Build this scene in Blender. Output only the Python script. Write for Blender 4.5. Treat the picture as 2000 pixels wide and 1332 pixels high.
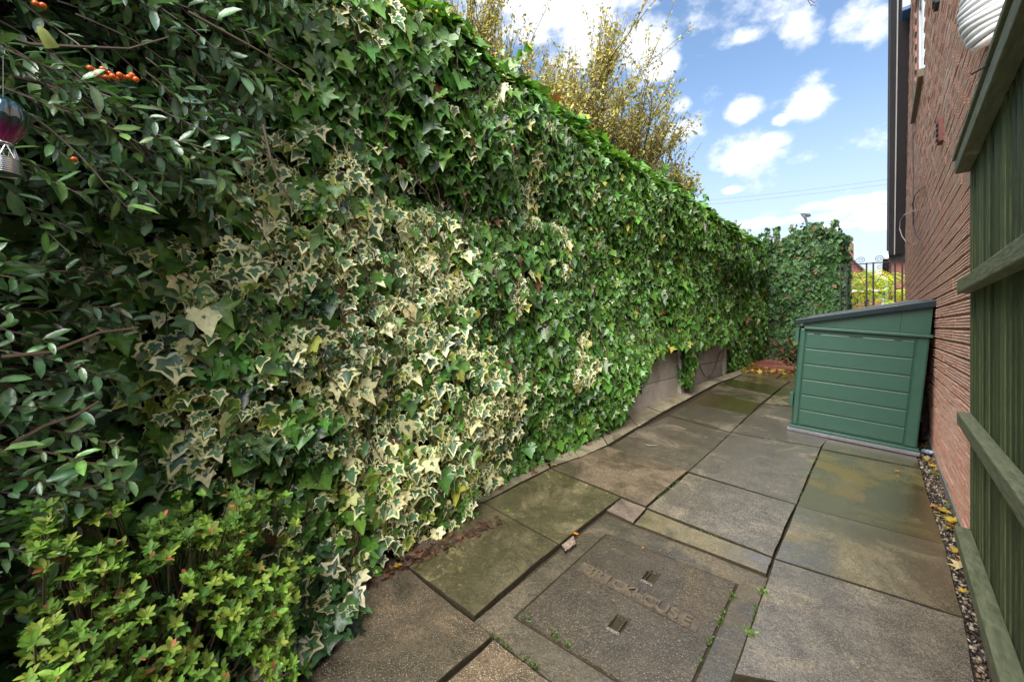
import bpy, math, random
import numpy as np
from mathutils import Vector, Matrix
random.seed(7); RNG=np.random.default_rng(11)
for o in list(bpy.data.objects): bpy.data.objects.remove(o)
sc=bpy.context.scene; COL=sc.collection
# ------------------------------------------------------------------ camera
F=820.0; CX=1000.0; HY=638.0; CZ=1.183
YAW=math.atan(715/820.0); cY,sY=math.cos(YAW),math.sin(YAW)
cam=bpy.data.cameras.new('camera'); co=bpy.data.objects.new('camera',cam); COL.objects.link(co)
co.location=(0,0,CZ); co.rotation_euler=(math.radians(90),0,YAW)
cam.sensor_width=36; cam.lens=36*F/2000; cam.shift_y=-28/2000.; cam.clip_start=.02; cam.clip_end=2000
sc.camera=co
sc.render.resolution_x=1024; sc.render.resolution_y=681
# ------------------------------------------------------------------ world
SUN_EL=math.radians(48); SUN_AZ=math.radians(171)   # azimuth clockwise from +Y
w=bpy.data.worlds.new('World'); sc.world=w; w.use_nodes=True
nt=w.node_tree; N=nt.nodes; L=nt.links; N.clear()
def wm(op,a,b=None,c=None,clamp=False):
    n=N.new('ShaderNodeMath'); n.operation=op; n.use_clamp=clamp
    for i,v in enumerate((a,b,c)):
        if v is None: continue
        if isinstance(v,(int,float)): n.inputs[i].default_value=v
        else: L.new(v,n.inputs[i])
    return n.outputs[0]
sky=N.new('ShaderNodeTexSky'); sky.sky_type='NISHITA'; sky.sun_disc=False
sky.sun_elevation=SUN_EL; sky.sun_rotation=SUN_AZ; sky.air_density=1.0; sky.dust_density=.6; sky.ozone_density=2.0
tc=N.new('ShaderNodeTexCoord'); DIR=tc.outputs['Generated']
def pxdir(x,y):
    u=(x-CX)/F; v=(HY-y)/F
    return Vector((cY*u-sY, sY*u+cY, v)).normalized()
def dot(vec):
    n=N.new('ShaderNodeVectorMath'); n.operation='DOT_PRODUCT'; L.new(DIR,n.inputs[0]); n.inputs[1].default_value=vec
    return n.outputs['Value']
def noise(scale,detail,rough=.55,zs=1.6,off=(0,0,0)):
    m=N.new('ShaderNodeMapping'); m.inputs['Scale'].default_value=(1,1,zs); m.inputs['Location'].default_value=off
    L.new(DIR,m.inputs[0]); n=N.new('ShaderNodeTexNoise'); n.inputs['Scale'].default_value=scale
    n.inputs['Detail'].default_value=detail; n.inputs['Roughness'].default_value=rough; L.new(m.outputs[0],n.inputs[0])
    return n.outputs['Fac']
blobs=[(1110,-30,230,130,1.7),(1240,85,100,60,1.5),(1150,60,120,85,1.6),(960,-60,130,100,1.1),(1285,125,45,30,1.0),(930,60,70,70,.75),
 (1565,62,42,40,.85),(1690,40,62,55,.9),(1452,212,42,30,1.0),(1585,205,52,34,1.0),(1445,300,90,40,1.1),(1500,285,52,30,1.0),
 (1328,205,26,17,.9),(1335,262,45,26,.9),(1525,236,20,13,.85),(1440,78,50,16,.65),(1430,372,22,8,.8),
 (1640,398,140,13,1.0),(1500,434,150,13,1.0),(1710,420,50,16,.95),(1780,430,120,16,1.0),(1620,445,120,9,.9),
 (1300,-300,260,150,1.0),(1700,-350,260,170,1.0),(1950,-150,200,120,.9)]
field=None
for (bx,by,rx,ry,am) in blobs:
    c=pxdir(bx,by); r=c.cross(Vector((0,0,1))).normalized(); u=r.cross(c)
    px=1/math.sqrt(1+((bx-CX)/F)**2+((by-HY)/F)**2)/F
    # foreshortening of pixels away from the picture centre
    s=wm('DIVIDE',dot(r),max(1e-4,rx*px*.8)); t=wm('DIVIDE',wm('SUBTRACT',dot(u),0.0),max(1e-4,ry*px*.9))
    q=wm('SUBTRACT',1.0,wm('ADD',wm('MULTIPLY',s,s),wm('MULTIPLY',t,t)))
    q=wm('MULTIPLY',wm('MULTIPLY',wm('MAXIMUM',q,-1.0),wm('GREATER_THAN',dot(c),0.3)),am)
    q=wm('ADD',q,wm('MULTIPLY',wm('LESS_THAN',dot(c),0.3),-1.0))
    field=q if field is None else wm('MAXIMUM',field,q)
# scattered cumulus over the rest of the dome, outside the sector already described
n2=noise(3.2,5,.6,1.8,(3,1,0)); gen=wm('MULTIPLY',wm('SUBTRACT',n2,.50),6.0)
fwd=dot(pxdir(1450,330)); outside=wm('MULTIPLY',wm('SUBTRACT',.80,fwd),6.0,clamp=True)
gen=wm('SUBTRACT',wm('MULTIPLY',wm('ADD',gen,1.0),outside),1.0)
field=wm('MAXIMUM',field,gen)
nf=noise(9,9,.62,1.5); nb=noise(26,6,.6,1.5,(5,5,1))
dens=wm('ADD',wm('ADD',wm('MULTIPLY',field,.62),wm('MULTIPLY',wm('SUBTRACT',nf,.5),3.3)),wm('MULTIPLY',wm('SUBTRACT',nb,.5),1.1))
mask=N.new('ShaderNodeMapRange'); mask.interpolation_type='SMOOTHSTEP'; L.new(dens,mask.inputs[0])
mask.inputs[1].default_value=-.30; mask.inputs[2].default_value=.85
# haze toward the horizon
sep=N.new('ShaderNodeSeparateXYZ'); L.new(DIR,sep.inputs[0])
hz=N.new('ShaderNodeMapRange'); hz.interpolation_type='SMOOTHSTEP'; L.new(sep.outputs[2],hz.inputs[0])
hz.inputs[1].default_value=.0; hz.inputs[2].default_value=.50; hz.inputs[3].default_value=.88; hz.inputs[4].default_value=.0
def rgb(c):
    n=N.new('ShaderNodeRGB'); n.outputs[0].default_value=(*c,1); return n.outputs[0]
def mix(f,a,b,mode='MIX'):
    n=N.new('ShaderNodeMix'); n.data_type='RGBA'; n.blend_type=mode
    if isinstance(f,(int,float)): n.inputs[0].default_value=f
    else: L.new(f,n.inputs[0])
    L.new(a,n.inputs[6]); L.new(b,n.inputs[7]); return n.outputs[2]
SKYS=.05
K=1/SKYS
tint=mix(1.0,sky.outputs[0],rgb((1.95,1.98,1.92)),'MULTIPLY')
s1=mix(hz.outputs[0],tint,rgb((.285*K,.305*K,.33*K)))
shade=N.new('ShaderNodeMapRange'); L.new(dens,shade.inputs[0]); shade.inputs[1].default_value=.3; shade.inputs[2].default_value=1.6
shade.inputs[3].default_value=.62; shade.inputs[4].default_value=.46
cl=N.new('ShaderNodeVectorMath'); cl.operation='SCALE'; L.new(rgb((.84*K,.85*K,.87*K)),cl.inputs[0]); L.new(shade.outputs[0],cl.inputs[3])
mk=wm('MULTIPLY',mask.outputs[0],.97)
s2=mix(mk,s1,cl.outputs[0])
bg=N.new('ShaderNodeBackground'); bg.inputs[1].default_value=SKYS; L.new(s2,bg.inputs[0])
wo=N.new('ShaderNodeOutputWorld'); L.new(bg.outputs[0],wo.inputs[0])
# ------------------------------------------------------------------ sun
sl=bpy.data.lights.new('sun','SUN'); sl.energy=4.3; sl.angle=math.radians(62); sl.color=(1,.965,.9)
so=bpy.data.objects.new('sun',sl); COL.objects.link(so)
S=Vector((math.sin(SUN_AZ)*math.cos(SUN_EL),math.cos(SUN_AZ)*math.cos(SUN_EL),math.sin(SUN_EL)))
so.rotation_euler=(-S).to_track_quat('-Z','Y').to_euler(); so.location=(2,-3,8)
sc.view_settings.view_transform='Standard'; sc.view_settings.look='None'; sc.view_settings.gamma=1
sc.view_settings.exposure=1.5; sc.view_settings.use_curve_mapping=False
# ------------------------------------------------------------------ measured geometry
def gz(x,y):
    x=min(max(x,-2.1),.45); y=min(max(y,-4),9.6)
    return -.0823*x+.0441*y
def G(px,py):           # photograph pixel -> point of the sloping path plane
    u=(px-CX)/F; v=(HY-py)/F; W=1.183/(.0873-.033*u-v); U=u*W
    return Vector((cY*U-sY*W, sY*U+cY*W, CZ+v*W))
def PX(px,py,X):        # pixel -> point on a plane X = const
    u=(px-CX)/F; v=(HY-py)/F; W=X/(cY*u-sY); return Vector((X,(sY*u+cY)*W,CZ+v*W))
def PY(px,py,Y):
    u=(px-CX)/F; v=(HY-py)/F; W=Y/(sY*u+cY); return Vector(((cY*u-sY)*W,Y,CZ+v*W))
def PW(px,py,W):
    u=(px-CX)/F; v=(HY-py)/F; return Vector(((cY*u-sY)*W,(sY*u+cY)*W,CZ+v*W))
def proj(P):            # array of world points -> pixels, depth (used to rank leaves by size)
    P=np.asarray(P); W=-P[...,0]*sY+P[...,1]*cY; U=P[...,0]*cY+P[...,1]*sY
    Ws=np.where(W>.05,W,1e9); return CX+F*U/Ws, HY-F*(P[...,2]-CZ)/Ws, W
# ------------------------------------------------------------------ materials
def newmat(name):
    m=bpy.data.materials.new(name); m.use_nodes=True; t=m.node_tree; b=t.nodes['Principled BSDF']; return m,t,b
class NT:
    def __init__(s,t): s.t=t
    def n(s,k,**kw):
        n=s.t.nodes.new(k)
        for a,b in kw.items(): setattr(n,a,b)
        return n
    def l(s,a,b): s.t.links.new(a,b)
    def noise(s,vec,scale,detail=4,rough=.6,dist=0):
        n=s.n('ShaderNodeTexNoise'); n.inputs['Scale'].default_value=scale; n.inputs['Detail'].default_value=detail
        n.inputs['Roughness'].default_value=rough; n.inputs['Distortion'].default_value=dist
        if vec is not None: s.l(vec,n.inputs[0])
        return n.outputs['Fac']
    def vor(s,vec,scale,feature='F1'):
        n=s.n('ShaderNodeTexVoronoi'); n.feature=feature; n.inputs['Scale'].default_value=scale; s.l(vec,n.inputs[0]); return n
    def mr(s,v,a,b,c=0,d=1):
        n=s.n('ShaderNodeMapRange'); s.l(v,n.inputs[0])
        for i,x in enumerate((a,b,c,d)): n.inputs[i+1].default_value=x
        return n.outputs[0]
    def mix(s,f,a,b,mode='MIX'):
        n=s.n('ShaderNodeMix'); n.data_type='RGBA'; n.blend_type=mode
        for i,x in ((0,f),(6,a),(7,b)):
            if isinstance(x,(int,float)): n.inputs[i].default_value=x
            elif isinstance(x,tuple): n.inputs[i].default_value=(*x,1)
            else: s.l(x,n.inputs[i])
        return n.outputs[2]
    def m(s,op,a,b):
        n=s.n('ShaderNodeMath',operation=op)
        for i,x in enumerate((a,b)):
            if isinstance(x,(int,float)): n.inputs[i].default_value=x
            else: s.l(x,n.inputs[i])
        return n.outputs[0]
    def bump(s,h,st,dist,b,prev=None):
        n=s.n('ShaderNodeBump'); n.inputs['Strength'].default_value=st; n.inputs['Distance'].default_value=dist
        s.l(h,n.inputs['Height'])
        if prev is not None: s.l(prev,n.inputs['Normal'])
        if b is not None: s.l(n.outputs[0],b.inputs['Normal'])
        return n.outputs[0]
def pos(t): return t.n('ShaderNodeNewGeometry').outputs['Position']
def concrete(name,base,dark,agg=.5,algae=0,lich=0,wet=.5,aggscale=230,rough=(.22,.62),bumpd=.0035):
    m,tt,b=newmat(name); t=NT(tt); p=pos(t)
    big=t.noise(p,1.7,5,.6,.4); mid=t.noise(p,9,6,.72); fine=t.noise(p,75,4,.7); gr=t.noise(p,190,3,.7)
    oi=t.n('ShaderNodeObjectInfo').outputs['Random']
    c=t.mix(t.mr(mid,.38,.62),dark,base)
    c=t.mix(t.mr(fine,.44,.60,0,.85),c,tuple(x*.36 for x in base)); c=t.mix(t.mr(gr,.54,.62,0,.65),c,tuple(min(.6,x*1.9) for x in base)); c=t.mix(t.mr(big,.42,.6,0,.35),c,tuple(x*.5 for x in base))
    v=t.vor(p,aggscale); vc=t.n('ShaderNodeSeparateColor'); t.l(v.outputs['Color'],vc.inputs[0])
    stone=t.m('MULTIPLY',t.mr(v.outputs['Distance'],.42,.22),t.mr(vc.outputs[0],.70,.80,0,agg*.75))
    c=t.mix(stone,c,(.47,.41,.31))
    ds=t.m('MULTIPLY',t.mr(v.outputs['Distance'],.42,.22),t.mr(vc.outputs[1],.70,.78,0,agg*.8))
    c=t.mix(ds,c,(.05,.042,.035))
    if algae: c=t.mix(t.mr(big,.38,.60,algae*.45,algae),c,(.105,.085,.026))
    if lich:
        lv=t.noise(p,34,5,.7,.8); c=t.mix(t.mr(t.m('MULTIPLY',lv,t.mr(big,.3,.6,.8,1.1)),.56,.66,0,lich),c,(.30,.27,.10))
        lv2=t.noise(p,60,4,.7,.5); c=t.mix(t.mr(lv2,.68,.74,0,lich*.8),c,(.40,.36,.20))
    wetn=t.noise(p,2.3,6,.66,.8)
    wf=t.mr(wetn,.60-wet*.30,.70-wet*.24)
    hsv=t.n('ShaderNodeHueSaturation'); t.l(c,hsv.inputs['Color']); t.l(t.m('MULTIPLY',t.mr(oi,0,1,.82,1.15),t.mr(wf,0,1,1.25,.72)),hsv.inputs['Value']); t.l(hsv.outputs[0],b.inputs['Base Color'])
    t.l(t.mr(wf,0,1,0,min(1,wet*1.4)),b.inputs['Coat Weight']); b.inputs['Coat Roughness'].default_value=.10; b.inputs['Coat IOR'].default_value=1.75
    r=t.mix(wf,(rough[1],)*3,(rough[0],)*3); t.l(r,b.inputs['Roughness'])
    t.l(t.mr(wf,0,1,.5,1.0),b.inputs['Specular IOR Level'])
    h=t.m('ADD',t.m('MULTIPLY',t.mr(v.outputs['Distance'],0,.6,1,0),.6*max(agg,.25)),t.m('MULTIPLY',fine,.8))
    pit=t.noise(p,260,2,.5); n0=t.bump(pit,.5,bumpd*.35,None); n1=t.bump(h,.9,bumpd,None,n0); nf_=t.bump(mid,.3,.010,b,n1); wv=t.noise(p,48,3,.7); t.l(t.bump(wv,.9,bumpd*1.6,None),b.inputs['Coat Normal'])
    return m
M={}
M['slab']=concrete('wet_concrete',(.20,.162,.108),(.07,.055,.035),agg=.9,wet=.92,rough=(.15,.45))
M['slab_light']=concrete('pale_aggregate_concrete',(.265,.22,.155),(.10,.078,.05),agg=1.0,wet=.92,rough=(.12,.34),aggscale=200)
M['slab_dark']=concrete('dark_aggregate_concrete',(.15,.115,.070),(.05,.038,.022),agg=.95,wet=.5,rough=(.22,.5),aggscale=190)
M['slab_brown']=concrete('brown_aggregate_concrete',(.15,.108,.062),(.05,.035,.02),agg=1,wet=.5,rough=(.26,.6),aggscale=200)
M['slab_lichen']=concrete('lichen_concrete',(.15,.125,.065),(.055,.044,.022),agg=.6,lich=.7,algae=.35,wet=.65,rough=(.25,.6))
M['slab_algae']=concrete('algae_smooth_concrete',(.17,.145,.085),(.10,.082,.042),agg=.12,algae=.8,wet=.72,rough=(.2,.38),bumpd=.001)
M['slab_smear']=concrete('smooth_cement',(.23,.195,.135),(.13,.108,.064),agg=.2,algae=.45,wet=.6,rough=(.2,.4),bumpd=.0015)
M['slab_puddle']=concrete('puddled_concrete',(.11,.088,.035),(.055,.042,.016),agg=.3,algae=.6,wet=1.1,rough=(.07,.2),bumpd=.0008)
M['edging']=concrete('buff_edging_concrete',(.33,.285,.205),(.19,.155,.10),agg=.25,algae=.35,wet=.3,rough=(.3,.65))
M['edging_dark']=concrete('earthy_concrete',(.12,.088,.062),(.045,.032,.022),agg=.3,wet=.3,rough=(.3,.6))
M['cover']=concrete('cast_cover_concrete',(.13,.094,.054),(.036,.026,.015),agg=.55,wet=.92,rough=(.09,.26),bumpd=.006,aggscale=180)
M['surround']=concrete('mortar_surround',(.165,.132,.084),(.07,.055,.034),agg=.7,wet=.7,rough=(.2,.5))
M['patch']=concrete('mortar_patch',(.27,.20,.15),(.12,.092,.07),agg=.25,wet=.4)
M['panelc']=concrete('gravel_board_concrete',(.44,.38,.33),(.30,.26,.22),agg=.15,algae=.25,wet=.05,rough=(.5,.85))
M['soil']=concrete('dark_soil',(.05,.035,.024),(.018,.013,.009),agg=.3,wet=.4,rough=(.4,.9),bumpd=.012,aggscale=90)
M['lawn']=concrete('far_ground',(.10,.11,.05),(.06,.07,.03),agg=.1,wet=0)
def simple(name,col,rough=.5,metal=0,var=.15,scale=20,bump=0,spec=.5,col2=None,streak=None,trans=0,orv=.0):
    m,tt,b=newmat(name); t=NT(tt); p=pos(t)
    if streak:
        mp=t.n('ShaderNodeMapping'); mp.inputs['Scale'].default_value=streak; t.l(p,mp.inputs[0]); p=mp.outputs[0]
    n=t.noise(p,scale,5,.65); n2=t.noise(p,scale*.13,4,.6)
    c2=col2 or tuple(x*(1-var*2.2) for x in col)
    c=t.mix(t.mr(n,.3,.7),c2,col); c=t.mix(t.mr(n2,.35,.65,0,min(.9,var*2)),c,tuple(x*.7 for x in col))
    oi=t.n('ShaderNodeObjectInfo').outputs['Random']; hv=t.n('ShaderNodeHueSaturation'); t.l(c,hv.inputs['Color']); t.l(t.mr(oi,0,1,1-orv,1+orv),hv.inputs['Value']); c=hv.outputs[0]
    t.l(c,b.inputs['Base Color']); t.l(t.mr(n2,.3,.7,max(.03,rough-.12),min(1,rough+.12)),b.inputs['Roughness'])
    b.inputs['Metallic'].default_value=metal; b.inputs['Specular IOR Level'].default_value=spec
    b.inputs['Transmission Weight'].default_value=trans
    if bump: t.bump(n,.6,bump,b)
    return m
M['jointdirt']=simple('joint_dirt',(.060,.048,.030),.95,0,.3,60,.004,.1)
def brickmat(name,c1,c2,c3,rough=.85):
    m,tt,b=newmat(name); t=NT(tt); p=pos(t)
    v=t.vor(p,5.5); mp=t.n('ShaderNodeMapping'); mp.inputs['Scale'].default_value=(4.44,4.44,13.33); t.l(p,mp.inputs[0])
    w_=t.n('ShaderNodeTexWhiteNoise'); fl=t.n('ShaderNodeVectorMath',operation='FLOOR'); t.l(mp.outputs[0],fl.inputs[0]); t.l(fl.outputs[0],w_.inputs[0])
    n=t.noise(p,60,5,.7); big=t.noise(p,1.3,4,.6)
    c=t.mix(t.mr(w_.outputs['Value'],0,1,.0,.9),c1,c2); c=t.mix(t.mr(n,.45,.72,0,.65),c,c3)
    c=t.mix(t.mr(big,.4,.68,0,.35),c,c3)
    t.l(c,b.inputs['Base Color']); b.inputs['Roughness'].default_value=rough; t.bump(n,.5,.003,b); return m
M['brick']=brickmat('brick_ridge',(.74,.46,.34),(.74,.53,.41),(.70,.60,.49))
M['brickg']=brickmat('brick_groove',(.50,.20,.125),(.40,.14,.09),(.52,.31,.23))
M['mortar']=simple('mortar',(.50,.44,.37),.9,0,.15,40,.004)
M['wallside']=simple('house_side_render',(.28,.12,.09),.9,0,.15,20)
M['plinth']=simple('plinth_render',(.25,.235,.21),.85,0,.25,25,.006)
M['fence']=simple('green_stained_timber',(.095,.120,.050),.75,0,.3,11,.006,.2,col2=(.026,.036,.016),streak=(6,6,1),orv=.5)
M['fencel']=simple('green_stained_rail',(.20,.21,.125),.65,0,.3,12,.006,.3,col2=(.055,.075,.035),streak=(6,1,6),orv=.1)
M['fenceb']=simple('weathered_board',(.34,.20,.17),.7,0,.25,10,.004,.4,col2=(.12,.10,.06))
M['bin']=simple('green_moulded_plastic',(.028,.084,.055),.40,0,.16,14,.0006,.5,col2=(.024,.070,.047))
M['binlid']=simple('dark_wet_plastic',(.011,.022,.024),.33,0,.1,30,.001,.3)
M['bingrey']=simple('grey_plastic_floor',(.20,.19,.225),.45,0,.25,20)
M['lettering']=simple('worn_lettering',(.145,.115,.075),.4,0,.2,60,.002,.6)
M['black']=simple('black_iron',(.013,.013,.014),.5,0,.1,60,.0005)
M['verge']=simple('dark_stained_board',(.030,.028,.034),.45,0,.15,12,.001)
M['verge2']=simple('dark_verge_edge',(.045,.048,.055),.5,0,.15,12,.001)
M['white']=simple('white_upvc',(.74,.76,.76),.35,0,.04,12)
M['offwhite']=simple('white_corrugated_plastic',(.66,.66,.66),.38,0,.08,14,.002)
M['sill']=simple('concrete_sill',(.22,.17,.12),.8,0,.15,18,.002)
M['glass']=simple('window_glass',(.10,.14,.16),.06,0,.02,3,0,.9)
M['blue']=simple('blue_plastic',(.03,.13,.36),.35,0,.05,8)
M['cable']=simple('brown_cable',(.05,.03,.025),.6)
M['cablew']=simple('grey_cable',(.35,.32,.28),.5)
M['bark']=simple('bark',(.13,.10,.075),.85,0,.25,25,.004)
M['twig']=simple('twig',(.105,.066,.042),.75,0,.2,40)
M['vine']=simple('reddish_stem',(.10,.058,.035),.6,0,.2,40)
M['core']=simple('shade_core',(.016,.018,.010),.95,0,.3,22,.03)  # backing for the woody core; shade of deep gaps put into its near-black colour
M['silver']=simple('silver_metal',(.62,.60,.57),.25,1,.2,40,.0006)
M['terra']=simple('terracotta',(.20,.055,.035),.6,0,.2,20,.002)
M['tile']=simple('roof_tile',(.12,.115,.12),.7,0,.2,6,.004)
M['farbrick']=simple('distant_red_brick',(.19,.07,.05),.85,0,.15,6)
M['lamp']=simple('grey_lamp_metal',(.07,.08,.08),.5)
M['stone']=simple('grey_stone',(.16,.15,.15),.5,0,.2,30,.003)
M['bag']=simple('black_bag',(.012,.012,.014),.3,0,.1,20,.004)
M['berry']=simple('orange_berry',(.62,.12,.012),.25,0,.15,40)
M['can']=simple('crushed_bottle',(.45,.55,.68),.15,.2,.1,30,.001)
def leafmat(name,rough=.33,tr=.22,spec=.5):
    m,tt,b=newmat(name); t=NT(tt)
    a=t.n('ShaderNodeAttribute'); a.attribute_name='Col'; p=pos(t)
    n=t.noise(p,55,4,.6); oi=t.n('ShaderNodeObjectInfo').outputs['Random']
    h=t.n('ShaderNodeHueSaturation'); t.l(a.outputs['Color'],h.inputs['Color']); t.l(t.m('MULTIPLY',t.mr(n,.3,.7,.72,1.28),t.mr(oi,0,1,.85,1.15)),h.inputs['Value'])
    t.l(h.outputs[0],b.inputs['Base Color']); b.inputs['Roughness'].default_value=rough; b.inputs['Specular IOR Level'].default_value=spec
    t.bump(n,.35,.004,b)
    tb=t.n('ShaderNodeBsdfTranslucent'); t.l(t.mix(1.0,h.outputs[0],(1.25,1.35,.55),'MULTIPLY'),tb.inputs[0])
    mx=t.n('ShaderNodeMixShader'); mx.inputs[0].default_value=tr; t.l(b.outputs[0],mx.inputs[1]); t.l(tb.outputs[0],mx.inputs[2])
    t.l(mx.outputs[0],tt.nodes['Material Output'].inputs[0]); return m
M['leaf']=leafmat('wet_leaf',.32,.24,.6); M['leafdull']=leafmat('dry_leaf',.55,.25,.3); M['leafend']=leafmat('weathered_ivy_leaf',.50,.2,.35); M['leafs']=leafmat('glossy_shrub_leaf',.30,.15,.9)
# ------------------------------------------------------------------ object helpers
def meta(o,label=None,cat=None,group=None,kind=None):
    if label: o['label']=label
    if cat: o['category']=cat
    if group: o['group']=group
    if kind: o['kind']=kind
    return o
def link(name,me,parent=None,**k):
    o=bpy.data.objects.new(name,me); COL.objects.link(o)
    if parent is not None:
        o.parent=parent
        if parent.type=='EMPTY' or True: o.matrix_parent_inverse=mwi(parent)
    return meta(o,**k)
MW={}
def mwi(p):
    return MW.get(p.name,Matrix.Identity(4)).inverted()
def thing(name,label,cat,loc=(0,0,0),group=None,kind=None):
    o=bpy.data.objects.new(name,None); COL.objects.link(o); o.location=loc; o.empty_display_size=.1
    MW[o.name]=Matrix.Translation(loc)
    return meta(o,label,cat,group,kind)
class B:      # mesh collector; vertices in world space
    def __init__(s): s.v=[];s.f=[];s.m=[]
    def add(s,vs,fs,mi=0):
        k=len(s.v); s.v+= [tuple(v) for v in vs]; s.f+=[tuple(i+k for i in f) for f in fs]; s.m+=[mi]*len(fs); return s
    def box(s,a,b,mi=0,mat=None):
        x0,y0,z0=a;x1,y1,z1=b
        vs=[Vector(p) for p in ((x0,y0,z0),(x1,y0,z0),(x1,y1,z0),(x0,y1,z0),(x0,y0,z1),(x1,y0,z1),(x1,y1,z1),(x0,y1,z1))]
        if mat: vs=[mat@v for v in vs]
        return s.add(vs,[(0,3,2,1),(4,5,6,7),(0,1,5,4),(1,2,6,5),(2,3,7,6),(3,0,4,7)],mi)
    def prism(s,top,depth,cham=.003,mi=0,inset=0.0):   # top: list of Vector, extruded down
        c=sum(top,Vector())/len(top); n=len(top)
        def ins(p,d,dz):
            q=p+(c-p).normalized()*d*1.4; q=q.copy(); q.z=p.z+dz; return q
        T=[ins(p,inset+cham,0) for p in top]; Mi=[ins(p,inset,-cham) for p in top]; Bo=[ins(p,inset,-depth) for p in top]
        f=[tuple(range(n))]
        for i in range(n):
            j=(i+1)%n; f.append((i,n+i,n+j,j)); f.append((n+i,2*n+i,2*n+j,n+j))
        return s.add(T+Mi+Bo,f,mi)
    def tube(s,pts,r,k=6,mi=0,cap=True):
        pts=[Vector(p) for p in pts]; n=len(pts); rr=r if hasattr(r,'__len__') else [r]*n
        vs=[];up=Vector((0,0,1))
        a=None
        for i,p in enumerate(pts):
            d=(pts[min(i+1,n-1)]-pts[max(i-1,0)])
            if d.length<1e-9: d=Vector((0,0,1))
            d.normalize()
            if a is None: a=d.orthogonal().normalized()
            a=(a-d*a.dot(d))
            if a.length<1e-6: a=d.orthogonal()
            a.normalize(); b=d.cross(a)
            for j in range(k):
                t=2*math.pi*j/k; vs.append(p+(a*math.cos(t)+b*math.sin(t))*rr[i])
        fs=[(i*k+j,i*k+(j+1)%k,(i+1)*k+(j+1)%k,(i+1)*k+j) for i in range(n-1) for j in range(k)]
        if cap: fs+=[tuple(range(k))[::-1],tuple((n-1)*k+j for j in range(k))]
        return s.add(vs,fs,mi)
    def lathe(s,c,prof,k=20,mi=0,lobes=0,la=0):
        vs=[];n=len(prof)
        for (r,z) in prof:
            for j in range(k):
                t=2*math.pi*j/k; q=r*(1+la*abs(math.cos(lobes*t/2))) if lobes else r
                vs.append((c[0]+q*math.cos(t),c[1]+q*math.sin(t),c[2]+z))
        fs=[(i*k+j,i*k+(j+1)%k,(i+1)*k+(j+1)%k,(i+1)*k+j) for i in range(n-1) for j in range(k)]
        return s.add(vs,fs,mi)
    def build(s,name,mats,parent=None,smooth=False,bevel=0,**k):
        me=bpy.data.meshes.new(name); me.from_pydata(s.v,[],s.f)
        for m in (mats if isinstance(mats,(list,tuple)) else [mats]): me.materials.append(m)
        if any(s.m): me.polygons.foreach_set('material_index',s.m)
        if smooth: me.polygons.foreach_set('use_smooth',[True]*len(s.f))
        me.update(); o=link(name,me,parent,**k)
        if bevel:
            bv=o.modifiers.new('bevel','BEVEL'); bv.width=bevel; bv.segments=2; bv.limit_method='ANGLE'
        return o
# ------------------------------------------------------------------ leaves (vectorised)
def tmpl_ivy(kind,seed,n_lobe=5):
    r=np.random.default_rng(seed)
    half=[(.17,-.13),(.38,-.10),(.40,.06),(.34,.15),(.60,.33),(.50,.40),(.27,.47),(.20,.62),(.0,1.0)]
    lob=r.uniform(-.15,.22); half=[(x*(1+r.uniform(-.12,.12))*(1+(lob if k in(2,3,6,7) else -lob*.6)),y*(1+r.uniform(-.1,.1))) for k,(x,y) in enumerate(half)]; half[-1]=(r.uniform(-.06,.06),half[-1][1])
    left=[(-x*(1+r.uniform(-.1,.1)),y+r.uniform(-.03,.03)) for x,y in half[:-1]][::-1]
    out=np.array([(0,.0)]+half+left); n=len(out)
    c=np.array([0,.28])
    curl=r.uniform(.0,.75)
    def z(p): return .22*np.abs(p[:,0])-curl*.45*(p[:,1]**2)-.3*curl*p[:,0]**2
    vein=np.zeros(n); vein[[5-0 if False else 5,9,n-5]]=1
    if kind=='green':
        V=np.vstack([[c],out]); cls=np.concatenate([[3],np.where(vein>0,2,0)])
        fs=[(0,1+i,1+(i+1)%n) for i in range(n)]
    else:
        k=r.uniform(.64,.90) ; wob=np.clip(k+r.uniform(-.20,.10,n),.3,.94)[:,None]
        if kind=='pale': wob*=r.uniform(.1,.65)
        ring=c+(out-c)*wob
        V=np.vstack([[c],ring,ring,out]); cls=np.concatenate([[3],np.where(vein>0,2,0),np.ones(2*n)])
        fs=[(0,1+i,1+(i+1)%n) for i in range(n)]+[(1+n+i,1+2*n+i,1+2*n+(i+1)%n,1+n+(i+1)%n) for i in range(n)]
    V3=np.column_stack([V,z(V)]); V3[0,2]-=.05
    V3[:,2]+=r.normal(0,.02,len(V3)) if kind=='green' else 0
    return V3,fs,cls.astype(int)
def tmpl_oval(seed,wd=.2,bend=.3):
    r=np.random.default_rng(seed); f=r.uniform(.03,.12); bd=bend*r.uniform(-.4,1)
    ys=[0,.22,.5,.78,1.0]; ws=[0,wd*.72,wd,wd*.75,0]
    V=[];cls=[]
    for y in ys: V.append((0,y,-bd*y*y)); cls.append(2)
    for s_ in (-1,1):
        for y,w_ in list(zip(ys,ws))[1:4]: V.append((s_*w_,y,-bd*y*y+f)); cls.append(0)
    fs=[(0,1,5),(1,2,6,5),(2,3,7,6),(3,4,7),(0,8,1),(1,8,9,2),(2,9,10,3),(3,10,4)]
    return np.array(V),fs,np.array(cls)
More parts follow.
